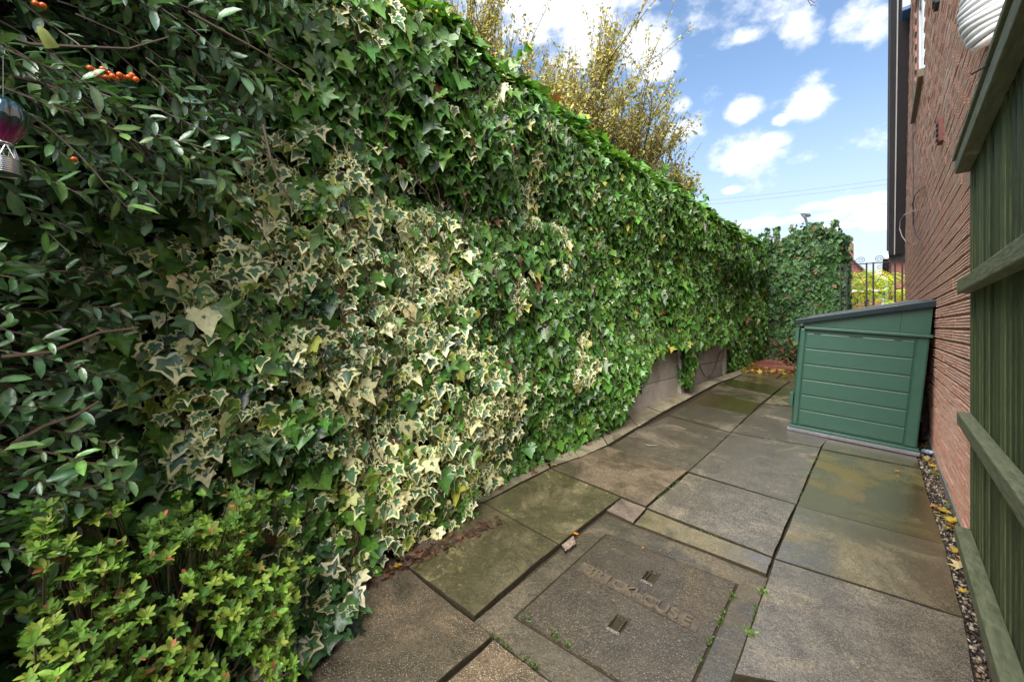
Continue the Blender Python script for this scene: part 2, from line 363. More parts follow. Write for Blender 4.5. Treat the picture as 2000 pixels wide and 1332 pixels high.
def tmpl_maple(seed):
    r=np.random.default_rng(seed); out=[]
    for i,(a,l) in enumerate(zip(np.linspace(-150,150,7),[.35,.7,.9,1.0,.9,.7,.35])):
        t=math.radians(a); out.append((math.sin(t)*l*r.uniform(.85,1.1),math.cos(t)*l))
        if i<6: t2=math.radians(a+25); out.append((math.sin(t2)*l*.5,math.cos(t2)*l*.5))
    out=np.array(out); n=len(out); V=np.vstack([[(0,0)],out]); z=r.uniform(-.05,.2,n+1)
    return np.column_stack([V,z]),[(0,1+i,1+(i+1)%n) for i in range(n)],np.array([2]+[0]*n)
def frames(tip,nrm):
    tip=tip/np.linalg.norm(tip,axis=1,keepdims=True)
    nrm=nrm-tip*(tip*nrm).sum(1,keepdims=True); nrm/=np.linalg.norm(nrm,axis=1,keepdims=True)+1e-9
    x=np.cross(tip,nrm); return np.stack([x,tip,nrm],axis=2)
def shades(cls,inner,rim,vein=1.5):
    k=len(cls); C=np.repeat(inner[:,None,:],k,1); C[:,cls==1]=rim[:,None,:]; C[:,cls==2]=np.clip(inner[:,None,:]*vein,0,1); C[:,cls==3]=np.clip(inner[:,None,:]*(vein*.9),0,1)
    return C
def mesh_from(name,V,Fs,C,mat):
    me=bpy.data.meshes.new(name); me.vertices.add(len(V)); me.vertices.foreach_set('co',V.astype(np.float32).ravel())
    tot=np.concatenate([f.ravel() for f in Fs]); ls=np.concatenate([np.full(len(f),f.shape[1]) for f in Fs])
    me.loops.add(len(tot)); me.loops.foreach_set('vertex_index',tot.astype(np.int32))
    me.polygons.add(len(ls)); st=np.concatenate([[0],np.cumsum(ls)[:-1]]); me.polygons.foreach_set('loop_start',st.astype(np.int32)); me.polygons.foreach_set('loop_total',ls.astype(np.int32))
    me.polygons.foreach_set('use_smooth',np.ones(len(ls),bool))
    me.update(calc_edges=True)
    a=me.attributes.new('Col','FLOAT_COLOR','POINT'); a.data.foreach_set('color',np.column_stack([C,np.ones(len(C))]).astype(np.float32).ravel())
    me.materials.append(mat); return me
class Leaves:
    """collects leaves; the ones showing largest become objects, the rest one joined mesh"""
    def __init__(s,mat): s.items=[];s.mat=mat
    def add(s,T,P,Rm,S,inner,rim=None,front=None):
        P=np.asarray(P,float)
        if len(P)==0: return
        if rim is None: rim=inner
        s.items.append((T,P,Rm,S,inner,rim,front if front is not None else np.ones(len(P))))
    def build(s,parent,nobj,bulk_name='foliage',leaf_name='leaf',vein=1.5):
        sizes=[]
        for k,(T,P,Rm,S,inn,rim,fr) in enumerate(s.items):
            x,y,W=proj(P); ok=(x>5)&(x<1995)&(y>5)&(y<1327)&(W>.3)&(fr>.5)
            sizes+= [(float(a),k,i) for i,a in enumerate(np.where(ok,S/np.maximum(W,.1),0)) if a>0]
        sizes.sort(reverse=True); pick={}
        # spread the picks over the larger half so that they are not all in one corner
        for a,k,i in sizes[:nobj]: pick.setdefault(k,[]).append(i)
        Vs=[];Fd={3:[],4:[]};Cs=[];off=0
        for k,(T,P,Rm,S,inn,rim,fr) in enumerate(s.items):
            V,fs,cls=T; idx=pick.get(k,[])
            if idx:
                me=None
                for q,i in enumerate(idx):
                    if q%6==0:
                        C=shades(cls,inn[i:i+1],rim[i:i+1],vein)[0]
                        F3=[f for f in fs if len(f)==3];F4=[f for f in fs if len(f)==4]
                        me=mesh_from(leaf_name,V,[np.array(x_) for x_ in (F3,F4) if x_],C,s.mat)
                    o=bpy.data.objects.new(leaf_name,me); COL.objects.link(o); o.parent=parent; o.matrix_parent_inverse=mwi(parent)
                    m=Matrix.Identity(4)
                    for a in range(3):
                        for b in range(3): m[a][b]=float(Rm[i,a,b]*S[i])
                        m[a][3]=float(P[i,a])
                    o.matrix_basis=m
            keep=np.ones(len(P),bool); keep[idx]=False
            if not keep.any(): continue
            W_=P[keep][:,None,:]+np.einsum('nij,kj->nki',Rm[keep],V)*S[keep][:,None,None]
            n=len(W_); kk=len(V)
            Vs.append(W_.reshape(-1,3)); Cs.append(shades(cls,inn[keep],rim[keep],vein).reshape(-1,3))
            base=(np.arange(n)*kk+off)[:,None,None]
            for q in (3,4):
                fq=[f for f in fs if len(f)==q]
                if fq: Fd[q].append((np.array(fq)[None]+base).reshape(-1,q))
            off+=n*kk
        if Vs:
            me=mesh_from(bulk_name,np.vstack(Vs),[np.vstack(Fd[q]) for q in (3,4) if Fd[q]],np.vstack(Cs),s.mat)
            o=link(bulk_name,me,parent,kind='stuff'); return o
def jit(base,n,v=.18,h=.06):
    base=np.array(base); k=1+RNG.normal(0,v,(n,1)); return np.clip(base*k*(1+RNG.normal(0,h,(n,3))),.003,.9)
# value noise in 2D for lumps
_g=RNG.random((64,64))
def vn(x,y,s=1.0):
    x=np.asarray(x)*s+17.3; y=np.asarray(y)*s+9.1; xi=np.floor(x).astype(int); yi=np.floor(y).astype(int); fx=x-xi; fy=y-yi
    fx=fx*fx*(3-2*fx); fy=fy*fy*(3-2*fy); g=lambda a,b:_g[a%64,b%64]
    return (g(xi,yi)*(1-fx)+g(xi+1,yi)*fx)*(1-fy)+(g(xi,yi+1)*(1-fx)+g(xi+1,yi+1)*fx)*fy
def inpoly(x,y,poly):
    x=np.asarray(x);y=np.asarray(y);c=np.zeros(x.shape,bool); n=len(poly)
    for i in range(n):
        x1,y1=poly[i];x2,y2=poly[(i+1)%n]
        cond=((y1>y)!=(y2>y))&(x<(x2-x1)*(y-y1)/((y2-y1) or 1e-9)+x1); c^=cond
    return c
# ================================================================== SETTING
# ground
b=B(); xs=[-300,-60,-20,-6,-2.1,-1,.45,3,10,40,300]; ys=[-60,-10,-4,0,3,6,9.6,14,30,80,400]
vs=[(x,y,gz(x,y)-.06) for y in ys for x in xs]; nx=len(xs)
b.add(vs,[(j*nx+i,j*nx+i+1,(j+1)*nx+i+1,(j+1)*nx+i) for j in range(len(ys)-1) for i in range(nx-1)])
b.build('ground',M['soil'],kind='structure')
# path bed and slabs
path=b=B(); q=[(-1.95,-2.2),(.12,-2.2),(.12,9.0),(-1.8,9.0)]
b.add([(x,y,gz(x,y)-.019) for x,y in q],[(0,1,2,3)])
path=b.build('path',M['jointdirt'],kind='structure')
def slab(c,mat,dz=0,name='paving_slab',inset=.0045,depth=.045,world=False,lab=None):
    pts=[Vector(p) if world else G(*p) for p in c]
    # counter-clockwise
    ar=sum(pts[i].x*pts[(i+1)%len(pts)].y-pts[(i+1)%len(pts)].x*pts[i].y for i in range(len(pts)))
    if ar<0: pts=pts[::-1]
    t=[random.uniform(-.0015,.0015) for _ in pts]
    for p,e in zip(pts,t): p.z+=dz+e
    # ragged edge: subdivide and wobble
    out=[]
    n=len(pts)
    for i in range(n):
        a=pts[i];c2=pts[(i+1)%n]; k=8
        d=(c2-a); nn=Vector((-d.y,d.x,0)).normalized()
        for j in range(k):
            s=j/k; p=a.lerp(c2,s)
            if j: p=p+nn*random.uniform(-.0015,.003)
            else: p=p+nn*0
            out.append(p)
    cen=sum(pts,Vector())/n
    o=[]
    for p in out:
        o.append(p+(cen-p).normalized()*inset)
    B1=B(); m=len(o)
    T=[p+(cen-p).normalized()*.002 for p in o]; Mi=[p-Vector((0,0,.003)) for p in o]; Bo=[p-Vector((0,0,depth)) for p in o]
    f=[tuple(range(m))]
    for i in range(m):
        j=(i+1)%m; f.append((i,m+i,m+j,j)); f.append((m+i,2*m+i,2*m+j,m+j))
    B1.add(T+Mi+Bo,f); B1.m=[0]+[1,1]*m
    return B1.build(name,[M[mat],M['jointdirt']],path,label=lab)
K=[(1187,873),(1247.6,836),(1306,811),(1349,787),(1380,764),(1405,749),(1430,741),(1450,731)]
A=[(1344,921),(1394,876.5),(1427.8,845),(1463.8,810),(1485.6,787.5),(1508,771),(1527,756),(1544,744)]
mats=['slab','slab','slab','slab_puddle','slab_lichen','slab_puddle','slab_lichen']
for i in range(7): slab([K[i],A[i],A[i+1],K[i+1]],mats[i],random.uniform(-.004,.004))
slab([(1075,916),(1262,991),(1344,921),(1187,873)],'slab_brown',.006)
slab([(944,984),(1092,1066),(1213,973),(1075,916)],'slab_lichen',.006)
slab([(796,1111),(926,1208),(1092,1066),(944,984)],'slab_lichen',.008)
slab([(1262,993),(1510,1090),(1555,987),(1344,924)],'slab_light',.004)
slab([(1344,921),(1556,985),(1603,874),(1427.8,845)],'slab_light',.0)
slab([(1427.8,845),(1603,874),(1638,836),(1463.8,810)],'slab',.002)
slab([(1463.8,810),(1638,836),(1660,806),(1492,788)],'slab_light',-.004)
slab([(1492,788),(1660,806),(1672,786),(1511,772)],'slab_smear',.002)
slab([(1511,772),(1672,786),(1684,768),(1527,756.6)],'slab_algae',0)
slab([(1527,756.6),(1684,768),(1692,752),(1544,745)],'slab',0)
slab([(1555,987),(1846,1065),(1818,978),(1583,924)],'slab_algae',.002)
slab([(1583,924),(1818,978),(1799,915),(1603,877)],'slab_algae',-.003)
slab([(1603,876),(1799,914),(1783,862),(1625,838)],'slab_algae',0)
slab([(1512,1092),(1884,1209),(1846,1065),(1556,988)],'slab_smear',.004)
slab([(1432,1318),(1925,1420),(1884,1210),(1511,1094)],'slab_light',.006)
slab([(1237,1022),(1499,1121),(1510,1091),(1262,994)],'slab_smear',.0)
slab([(962,1246),(680,1490),(560,1240),(796,1111)],'slab_brown',.008)
slab([(964,1248),(1170,1400),(960,1680),(690,1492)],'slab_brown',.004)
# beyond the measured ones: rows to the end of the path and behind the camera
A7=G(1544,745); yy=A7.y
for i in range(2):
    y0=yy+.62*i; y1=y0+.61
    for x0,x1 in ((-1.72,-1.14),(-1.13,-.52),(-.51,.10)):
        slab([(x,y,gz(x,y)) for x,y in ((x0,y0),(x1,y0),(x1,y1),(x0,y1))],random.choice(['slab_lichen','slab_puddle']),0,world=True)
p0=G(1432,1318)
for i in range(3):
    y1=p0.y-.01-.62*i; y0=y1-.61
    for x0,x1,mm in ((-1.52,-.92,'slab_brown'),(-.91,-.31,'slab_light'),(-.30,.22,'slab_light')):
        if i==0 and x0<-.5: continue
        if i==1 and x0<-1: continue
        slab([(x,y,gz(x,y)) for x,y in ((x0,y0),(x1,y0),(x1,y1),(x0,y1))],mm,0,world=True)
# edging slabs along the wall
W_=[(1065,880),(1105,868),(1168,840),(1225,812),(1262,796),(1306,776),(1348,758),(1385,744),(1418,732),(1446,724)]
E_=[(1075,915),(1132,897),(1187,872),(1247,835.5),(1293,808),(1338,784),(1374,763.5),(1402,749),(1430,740),(1450,731)]
for i in range(9): slab([W_[i],E_[i],E_[i+1],W_[i+1]],'edging',.012+random.uniform(-.003,.004),'edging_slab',inset=.003)
slab([(930,985),(944,983),(1075,915),(1055,885)],'edging',.008,'edging_slab')
slab([(772,1082),(798,1110),(943,984),(915,965)],'edging_dark',.004,'edging_slab')
slab([(600,1190),(640,1215),(796,1111),(760,1080)],'edging_dark',.0,'edging_slab')
# ------------------------------------------------------------------ inspection cover
mh=thing('manhole_cover','square concrete inspection cover with two lifting slots and raised lettering, set in the wet paving','manhole cover',G(1216,1170))
cor=[G(923.8,1208),G(1432,1318)+Vector((0,0,0)),G(1499,1122),G(1184.5,998)]
corn=[G(1011,1197),G(1321,1388),G(1436.5,1134.5),G(1186,1039)]
cor[1]=G(1385,1480) if False else (G(923.8,1208)+(G(1499,1122)-G(1184.5,998)))
for v in cor+corn: v.z-=.014
fr=B()
def ringquads(o,i,z):
    vs=[Vector(p) for p in o+i]; fs=[(k,(k+1)%4,4+(k+1)%4,4+k) for k in range(4)]
    lo=[p-Vector((0,0,z)) for p in vs]; fs+=[(8+4+k,4+k,4+(k+1)%4,8+4+(k+1)%4) for k in range(4)]+[(k,8+k,8+(k+1)%4,(k+1)%4) for k in range(4)]
    return vs+lo,fs
ci=sum(corn,Vector())/4
v,f=ringquads(cor,[p+(p-ci).normalized()*.017 for p in corn],.04); fr.add(v,f); fr.build('surround',M['surround'],mh)
x0,x1=corn[0].x,corn[1].x
def cv(s,t): return corn[0].lerp(corn[1],s).lerp(corn[3].lerp(corn[2],s),t)
def uv(p):
    s=t=.5
    for _ in range(20):
        q=cv(s,t); e=p-q; ds=(cv(s+.01,t)-q)/.01; dt=(cv(s,t+.01)-q)/.01
        s+=e.dot(ds)/ds.dot(ds)*.8; t+=e.dot(dt)/dt.dot(dt)*.8
    return s,t
h1=uv(G(1270,1122)-Vector((0,0,.014))); h2=uv(G(1208,1213)-Vector((0,0,.014)))
ss=sorted([0,1,h1[0]-.04,h1[0]+.04,h2[0]-.04,h2[0]+.04]); ts=sorted([0,1,h1[1]-.055,h1[1]+.055,h2[1]-.055,h2[1]+.055])
cb=B(); up=Vector((0,0,.003))
for i in range(len(ss)-1):
    for j in range(len(ts)-1):
        sm=(ss[i]+ss[i+1])/2; tm=(ts[j]+ts[j+1])/2
        hole=any(abs(sm-h[0])<.039 and abs(tm-h[1])<.054 for h in (h1,h2))
        q=[cv(ss[i],ts[j])+up,cv(ss[i+1],ts[j])+up,cv(ss[i+1],ts[j+1])+up,cv(ss[i],ts[j+1])+up]
        if hole:
            lo=[p-Vector((0,0,.035)) for p in q]; cc=sum(q,Vector())/4
            cb.add(q+lo,[(k,k+4,(k+1)%4+4,(k+1)%4) for k in range(4)],0); cb.add(lo,[(0,1,2,3)],1)
            bd=B(); tp=[p+(p-cc).normalized()*.012+Vector((0,0,.001)) for p in q]; it=[p+Vector((0,0,.005)) for p in q]
            for k in range(4): bd.add([tp[k],tp[(k+1)%4],it[(k+1)%4],it[k]],[(0,1,2,3)])
            for k in range(4): bd.add([it[k],it[(k+1)%4],q[(k+1)%4],q[k]],[(0,1,2,3)])
            bd.build('slot_rim',M['surround'],mh)
            rod=B(); a=(q[0]+q[3])/2-Vector((0,0,.012)); c_=(q[1]+q[2])/2-Vector((0,0,.012)); rod.tube([a,c_],.004,6); rod.build('lifting_bar',M['black'],mh)
        else: cb.add(q,[(0,1,2,3)],0)
oc=[cv(s,t)+up for s,t in ((0,0),(1,0),(1,1),(0,1))]; cb.add(oc+[p-Vector((0,0,.04)) for p in oc],[(k,k+4,(k+1)%4+4,(k+1)%4) for k in range(4)],0)
cb.build('cover_plate',[M['cover'],M['black']],mh)
# raised lettering
ta=G(1140,1106)-Vector((0,0,.011)); tb=G(1352,1214)-Vector((0,0,.011)); L_=(tb-ta).length
word='BRICKHOUSE'; ex=(tb-ta).normalized(); ez=Vector((.0823,-.0441,1)).normalized(); ey=ez.cross(ex).normalized()
for i,chh in enumerate(word):
    cu=bpy.data.curves.new('letter','FONT'); cu.body=chh; cu.size=.076; cu.extrude=.0055; cu.offset=.0014; cu.bevel_depth=.0006; cu.align_x='CENTER'
    to=bpy.data.objects.new('tmp',cu); COL.objects.link(to); bpy.context.view_layer.update()
    me=bpy.data.meshes.new_from_object(to.evaluated_get(bpy.context.evaluated_depsgraph_get())); bpy.data.objects.remove(to)
    me.materials.append(M['lettering'])
    P=ta+ex*L_*((i+.5)/len(word))-ey*.02+ez*.0025
    m=Matrix(((ex.x,ey.x,ez.x,P.x),(ex.y,ey.y,ez.y,P.y),(ex.z,ey.z,ez.z,P.z),(0,0,0,1)))
    me.transform(m); me.name='letter'; link('letter',me,mh)
nb_=B(); q=[ta-ex*.02-ey*.03+ez*.0015,tb+ex*.02-ey*.03+ez*.0015,tb+ex*.02+ey*.04+ez*.0015,ta-ex*.02+ey*.04+ez*.0015]; nb_.add(q,[(0,1,2,3)]); nb_.build('lettering_band',M['edging_dark'],mh)
# mortar patches by the surround
pt=[]
for c in [[(1184,997),(1213,973),(1262,992),(1237,1022)],[(1096,1064),(1120,1046),(1126,1062),(1104,1078)]]:
    slab(c,'patch',.002,'mortar_patch',inset=.001)
# ------------------------------------------------------------------ gravel strip beside the wall
XW=.33
def strip(n,size,name,cols,mat,z=.0,yr=(.9,6.5),bias=None,**k):
    sph=[(1,0,0),(-1,0,0),(0,1,0),(0,-1,0),(0,0,1),(0,0,-1)]; fs=[(0,2,4),(2,1,4),(1,3,4),(3,0,4),(2,0,5),(1,2,5),(3,1,5),(0,3,5)]
    V=[];Fc=[];C=[]
    for i in range(n):
        y=random.uniform(*yr); x=random.uniform(XE(y)+.0,XW-.0)
        s=size*random.uniform(.5,1.3); c=random.choice(cols); an=random.uniform(0,6.28)
        sx,sy,sz=s*random.uniform(.7,1.4),s*random.uniform(.5,1),s*random.uniform(.3,.6)
        for p in sph:
            X=p[0]*sx*random.uniform(.8,1.2);Y=p[1]*sy*random.uniform(.8,1.2);Z=p[2]*sz
            V.append((x+X*math.cos(an)-Y*math.sin(an),y+X*math.sin(an)+Y*math.cos(an),gz(x,y)+z+random.uniform(-.01,.006)+Z)); C.append(c)
        Fc+=[[a+i*6 for a in f] for f in fs]
    me=mesh_from(name,np.array(V),[np.array(Fc)],np.array(C),mat); return link(name,me,None,**k)
rp=[G(1799,915),G(1818,978),G(1846,1065),G(1884,1209),G(1920,1380)]
def XE(y):
    ysr=[p.y for p in rp][::-1]; xsr=[p.x for p in rp][::-1]; return float(np.interp(y,ysr,xsr))
bed=B(); ysb=np.linspace(.6,9.2,20)
bed.add([p for y in ysb for p in ((XE(y)-.02,y,gz(XE(y),y)-.018),(XW+.02,y,gz(XW,y)-.008))],[(2*i,2*i+1,2*i+3,2*i+2) for i in range(19)])
bed.build('gravel_bed',M['soil'],kind='structure')
strip(3600,.0085,'gravel',[(.45,.36,.27),(.33,.25,.19),(.55,.47,.37),(.10,.085,.07),(.045,.04,.035),(.25,.16,.11),(.06,.05,.04)],M['leafdull'],-.006,kind='stuff')
# ================================================================== HOUSE
house=thing('brick_house','tall red house wall of ridged rustic bricks along the right side of the path','house',(XW+2,5.9,gz(.45,6)))
YN,YF=2.52,9.30
def vz(y): return 1.183+1.19+(9.37-y)*(4.42-1.19)/(9.37-7.82)
WY0,WY1,WZ0,WZ1=5.62,6.74,2.45+1.183-.0,2.45+1.183+1.25
c=B()
# core wall with window opening
def panel(y0,y1,z0,z1):
    c.add([(XW+.012,y0,z0),(XW+.012,y1,z0),(XW+.012,y1,z1),(XW+.012,y0,z1)],[(0,1,2,3)])
ZT=8.0
panel(YN,WY0,-.1,ZT); panel(WY1,7.9,-.1,min(ZT,vz(7.9))); panel(WY0,WY1,-.1,WZ0); panel(WY0,WY1,WZ1,ZT)
yz=[7.9,8.2,8.6,9.0,YF]
for a_,b_ in zip(yz[:-1],yz[1:]):
    c.add([(XW+.012,a_,-.1),(XW+.012,b_,-.1),(XW+.012,b_,vz(b_)),(XW+.012,a_,vz(a_))],[(0,1,2,3)])
# opening reveals
r=.10
c.add([(XW+.012,WY0,WZ0),(XW+r,WY0,WZ0),(XW+r,WY0,WZ1),(XW+.012,WY0,WZ1)],[(0,1,2,3)])
c.add([(XW+.012,WY1,WZ0),(XW+r,WY1,WZ0),(XW+r,WY1,WZ1),(XW+.012,WY1,WZ1)],[(0,3,2,1)],1)
c.add([(XW+.012,WY0,WZ1),(XW+r,WY0,WZ1),(XW+r,WY1,WZ1),(XW+.012,WY1,WZ1)],[(0,1,2,3)])
# returns and back
c.add([(XW+.012,YN+.012,-.1),(XW+5,YN+.012,-.1),(XW+5,YN+.012,ZT),(XW+.012,YN+.012,ZT)],[(0,1,2,3)])
c.add([(XW+.012,YF,-.1),(XW+5,YF,-.1),(XW+5,YF,2.4),(XW+.012,YF,2.4)],[(3,2,1,0)],1)
c.add([(XW+5,YN,-.1),(XW+5,YF,-.1),(XW+5,YF,2.4),(XW+5,YN,ZT)],[(0,1,2,3)],1)
wall=c.build('wall',[M['mortar'],M['wallside']],house)
# roof slope behind the verge
rf=B(); rf.add([(XW-.2,9.37+.1,1.183+1.10),(XW+5,9.47,2.28),(XW+5,6.9,vz(6.9)+.1),(XW-.2,6.9,vz(6.9)+.1)],[(0,1,2,3)]); rf.build('roof',M['tile'],house)
# bricks
def brick_pts(L,H,seed):
    r=random.Random(seed); v=[];f=[];mi=[]
    nr=4; zs=[];xs_=[]
    for i in range(nr):
        a=i/nr*H; g=H/nr
        zs+=[a+g*.06,a+g*.30,a+g*.72,a+g*.94]; xs_+=[0,.004*r.uniform(.75,1.15),.004*r.uniform(.75,1.15),0]
    n=len(zs)
    seg=3
    ys=[L*k/seg for k in range(seg+1)]
    for y in ys:
        for z,x in zip(zs,xs_): v.append((-x*r.uniform(.8,1.1),y,z+r.uniform(-.0008,.0008)))
    for s in range(seg):
        for i in range(n-1):
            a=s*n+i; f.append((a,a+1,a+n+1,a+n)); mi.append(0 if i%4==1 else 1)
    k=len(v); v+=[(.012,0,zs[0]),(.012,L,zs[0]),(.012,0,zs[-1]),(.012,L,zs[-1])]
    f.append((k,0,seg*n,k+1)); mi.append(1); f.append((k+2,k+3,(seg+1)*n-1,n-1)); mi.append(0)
    f.append(tuple([k]+[k+2]+list(range(n-1,-1,-1)))); mi.append(1)
    f.append(tuple([k+1]+[seg*n+i for i in range(n)]+[k+3])); mi.append(1)
    return v,f,mi
variants=[]
for i in range(8):
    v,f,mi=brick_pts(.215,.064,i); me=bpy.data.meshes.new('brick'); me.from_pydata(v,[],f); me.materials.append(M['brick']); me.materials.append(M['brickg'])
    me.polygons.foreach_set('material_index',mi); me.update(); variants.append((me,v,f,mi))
cand=[]
Z0=1.17-.075*16
for kz in range(0,92):
    z=Z0+.075*kz; off=(.1125 if kz%2 else 0)
    y=YN-off
    while y<YF:
        y0=max(y,YN); y1=min(y+.215,YF)
        if y1-y0>.05 and z+.07<vz((y0+y1)/2)+.05 and z>gz(.45,y0)-.02:
            if not(y1>WY0 and y0<WY1 and z+.064>WZ0 and z<WZ1): cand.append((y0,z,y1-y0))
        y+=.225
def bsz(t):
    p=np.array([XW,t[0]+.1,t[1]+.03]); x,yy,Wd=proj(p)
    if not (1765<x<1912 and 0<yy<1120): return 0
    if Wd>3.05 and yy>600 and x<1830: return 0
    return 1/Wd
cand.sort(key=bsz,reverse=True)
bulk=B()
for i,(y,z,l) in enumerate(cand):
    me,v,f,mi=variants[random.randrange(8)]; s=l/.215; dx=random.uniform(-.0015,.002)
    if i<300:
        o=bpy.data.objects.new('brick',me); COL.objects.link(o); o.parent=wall
        o.location=(XW+dx,y,z+.005); o.scale=(1,s,1)
    else:
        k=len(bulk.v); bulk.v+=[(XW+dx+a,y+b_*s,z+.005+c_) for a,b_,c_ in v]; bulk.f+=[tuple(q+k for q in ff) for ff in f]; bulk.m+=mi
# end wall bricks facing the garden, seen above the fence
for kz in range(10,70):
    z=Z0+.075*kz; x=XW+.001-(.11 if kz%2 else 0)
    while x<XW+1.0:
        me,v,f,mi=variants[random.randrange(8)]; x0=max(x,XW+.003); s=(x+.215-x0)/.215
        k=len(bulk.v); bulk.v+=[(x0+b_*s,YN+.003+a,z+.005+c_) for a,b_,c_ in v]; bulk.f+=[tuple(q+k for q in ff)[::-1] for ff in f]; bulk.m+=mi; x+=.225
bo=bulk.build('brickwork',[M['brick'],M['brickg']],wall,kind='stuff')
# plinth, window, sill, verge
pl=B()
for i in range(12):
    y0=YN+i*(YF-YN)/12; y1=YN+(i+1)*(YF-YN)/12
    pl.add([(XW-.014,y0,gz(.4,y0)-.02),(XW-.014,y1,gz(.4,y1)-.02),(XW-.010,y1,gz(.4,y1)+.05+.01*math.sin(i*3)),(XW-.010,y0,gz(.4,y0)+.05+.01*math.sin(i*3-3)),
            (XW+.01,y1,gz(.4,y1)+.055),(XW+.01,y0,gz(.4,y0)+.055)],[(0,3,2,1),(3,5,4,2)])
pl.build('plinth',M['plinth'],house)
wf=thing('window','','') if False else None
wn=B()
def frame_rect(bb,y0,y1,z0,z1,t,xa,xb):
    bb.box((xa,y0,z0),(xb,y1,z0+t)); bb.box((xa,y0,z1-t),(xb,y1,z1)); bb.box((xa,y0,z0+t),(xb,y0+t,z1-t)); bb.box((xa,y1-t,z0+t),(xb,y1,z1-t))
frame_rect(wn,WY0+.004,WY1-.004,WZ0+.004,WZ1-.004,.055,XW+.03,XW+.09); wn.box((XW+.032,(WY0+WY1)/2-.03,WZ0+.06),(XW+.088,(WY0+WY1)/2+.03,WZ1-.06))
wn=wn.build('window',M['white'],house,bevel=.003)
for y0,y1 in ((WY0+.06,(WY0+WY1)/2-.035),((WY0+WY1)/2+.035,WY1-.06)):
    sf=B(); frame_rect(sf,y0,y1,WZ0+.06,WZ1-.06,.04,XW+.02,XW+.07); sf.build('sash',M['white'],wn,bevel=.003)
    gl=B(); gl.box((XW+.05,y0+.038,WZ0+.098),(XW+.056,y1-.038,WZ1-.098)); gl.build('pane',M['glass'],wn)
si=B(); si.box((XW-.045,WY0-.06,WZ0-.075),(XW+.10,WY1+.06,WZ0)); si.build('window_sill',M['sill'],house,bevel=.004)
def vergebox(xa,xb,t0,t1,name,mat,yb=9.37,yt=7.0):
    bb=B(); d=Vector((0,yt-yb,vz(yt)-vz(yb))).normalized(); n=Vector((0,d.z,-d.y))
    a=Vector((0,yb,vz(yb))); e=Vector((0,yt,vz(yt)))
    ps=[]
    for x in (xa,xb):
        for p in (a,e):
            for t in (t0,t1): q=p+n*t; ps.append((x,q.y,q.z))
    # order: x(2) p(2) t(2)
    bb.add(ps,[(0,1,3,2),(4,6,7,5),(0,2,6,4),(1,5,7,3),(0,4,5,1),(2,3,7,6)]); return bb.build(name,mat,house)
vergebox(XW-.12,XW,0,.03,'soffit',M['verge']); vergebox(XW-.135,XW-.12,-.012,.2,'verge_trim',M['white']); vergebox(XW-.20,XW-.135,-.02,.22,'barge_board',M['verge2'])
vergebox(XW-.22,XW+.02,.22,.26,'verge_tiles',M['tile'])
# small fittings of the house
def onwall(px,py,X=XW): return PX(px,py,X)
for (px,py,hh,wd) in ((1843,256,.155,.10),(1835,-8,.15,.12)):
    p=onwall(px,py); v_=B(); v_.box((XW-.028,p.y-wd/2,p.z-hh/2),(XW-.002,p.y+wd/2,p.z+hh/2)); v_=v_.build('air_vent',M['terra'] if py>0 else M['black'],house,bevel=.003)
    for q in range(4):
        s_=B(); zz=p.z-hh/2+.02+q*.033; s_.box((XW-.036,p.y-wd/2+.012,zz),(XW-.0285,p.y+wd/2-.012,zz+.012)); s_.build('louvre',M['black'],v_)
p=onwall(1779,5); ab=B(); ab.box((XW-.085,p.y-.12,p.z-.10),(XW-.004,p.y+.12,p.z+.30)); ab=ab.build('alarm_box',M['white'],house,bevel=.008)
a2=B(); a2.box((XW-.088,p.y-.124,p.z-.145),(XW-.004,p.y+.124,p.z-.101)); a2.build('alarm_light',M['blue'],ab,bevel=.004)
cb_=B(); cb_.tube([onwall(1781+ (y/440)*3,y,XW-.012) for y in range(-60,441,25)],.005,5); cb_.build('wall_cable',M['cable'],house)
cl1=[(1807,365),(1797,370),(1787,382),(1782,400),(1783,425),(1783,440),(1788,458),(1799,471)]
cb_=B(); cb_.tube([PX(x,y,XW-.02) for x,y in cl1],.006,5); cb_.build('loose_cable',M['cable'],house)
cl2=[(1799,471),(1790,477),(1780,478),(1770,473),(1762,462),(1757,447),(1758,432),(1766,420),(1780,413),(1794,411),(1791,422),(1787,435)]
cb_=B(); cb_.tube([PX(x,y,XW-.03) if x>1772 else PW(x,y,4.9+ (1772-x)*.03) for x,y in cl2],.0045,5); cb_.build('loose_cable',M['cablew'],house,label='pale loop of loose cable sticking out from the wall')
# ================================================================== HEDGES
def xfront(y,z):
    y=np.asarray(y,float); z=np.asarray(z,float)
    b0=np.interp(y,[-2,0,1,2,4,7.5,9.5],[-1.62,-1.60,-1.58,-1.62,-1.68,-1.68,-1.66])
    lump=.20*(vn(y,z,1.3)-.5)+.12*(vn(y+5,z+3,3.1)-.5)
    ledge=.10*np.clip((z-1.9)/.3,0,1)
    foot=-.10*np.clip((.55-(z-.2))/.5,0,1)*(y>1.5)
    return b0+lump+ledge+foot
def zbot(y):
    g=-.0823*-1.7+.0441*np.asarray(y)
    return np.where(y<3.3,g,np.interp(y,[3.3,3.5,3.72,4.5,5.05,5.08,5.3,5.33,5.5,7.0,7.12,7.2,7.35],[.30,.60,.80,.97,.97,.50,.50,.95,.93,1.0,1.0,.6,.42])) + np.where(y>=7.35,g-.42+.0,0)*0
ZTOP=2.74
VARI=[(575,210),(700,300),(850,370),(930,450),(930,560),(960,680),(1010,760),(1030,930),(930,1010),(780,1110),(640,1200),(540,1160),(400,1030),(250,880),(280,640),(300,460),(430,370),(500,280)]
vy=[PX(x,y,-1.6) for x,y in VARI]; VP_=[(p.y,p.z) for p in vy]
V2=[(860,330),(980,200),(1090,240),(1110,420),(1220,540),(1200,680),(1100,860),(1000,900),(950,700),(880,560)]
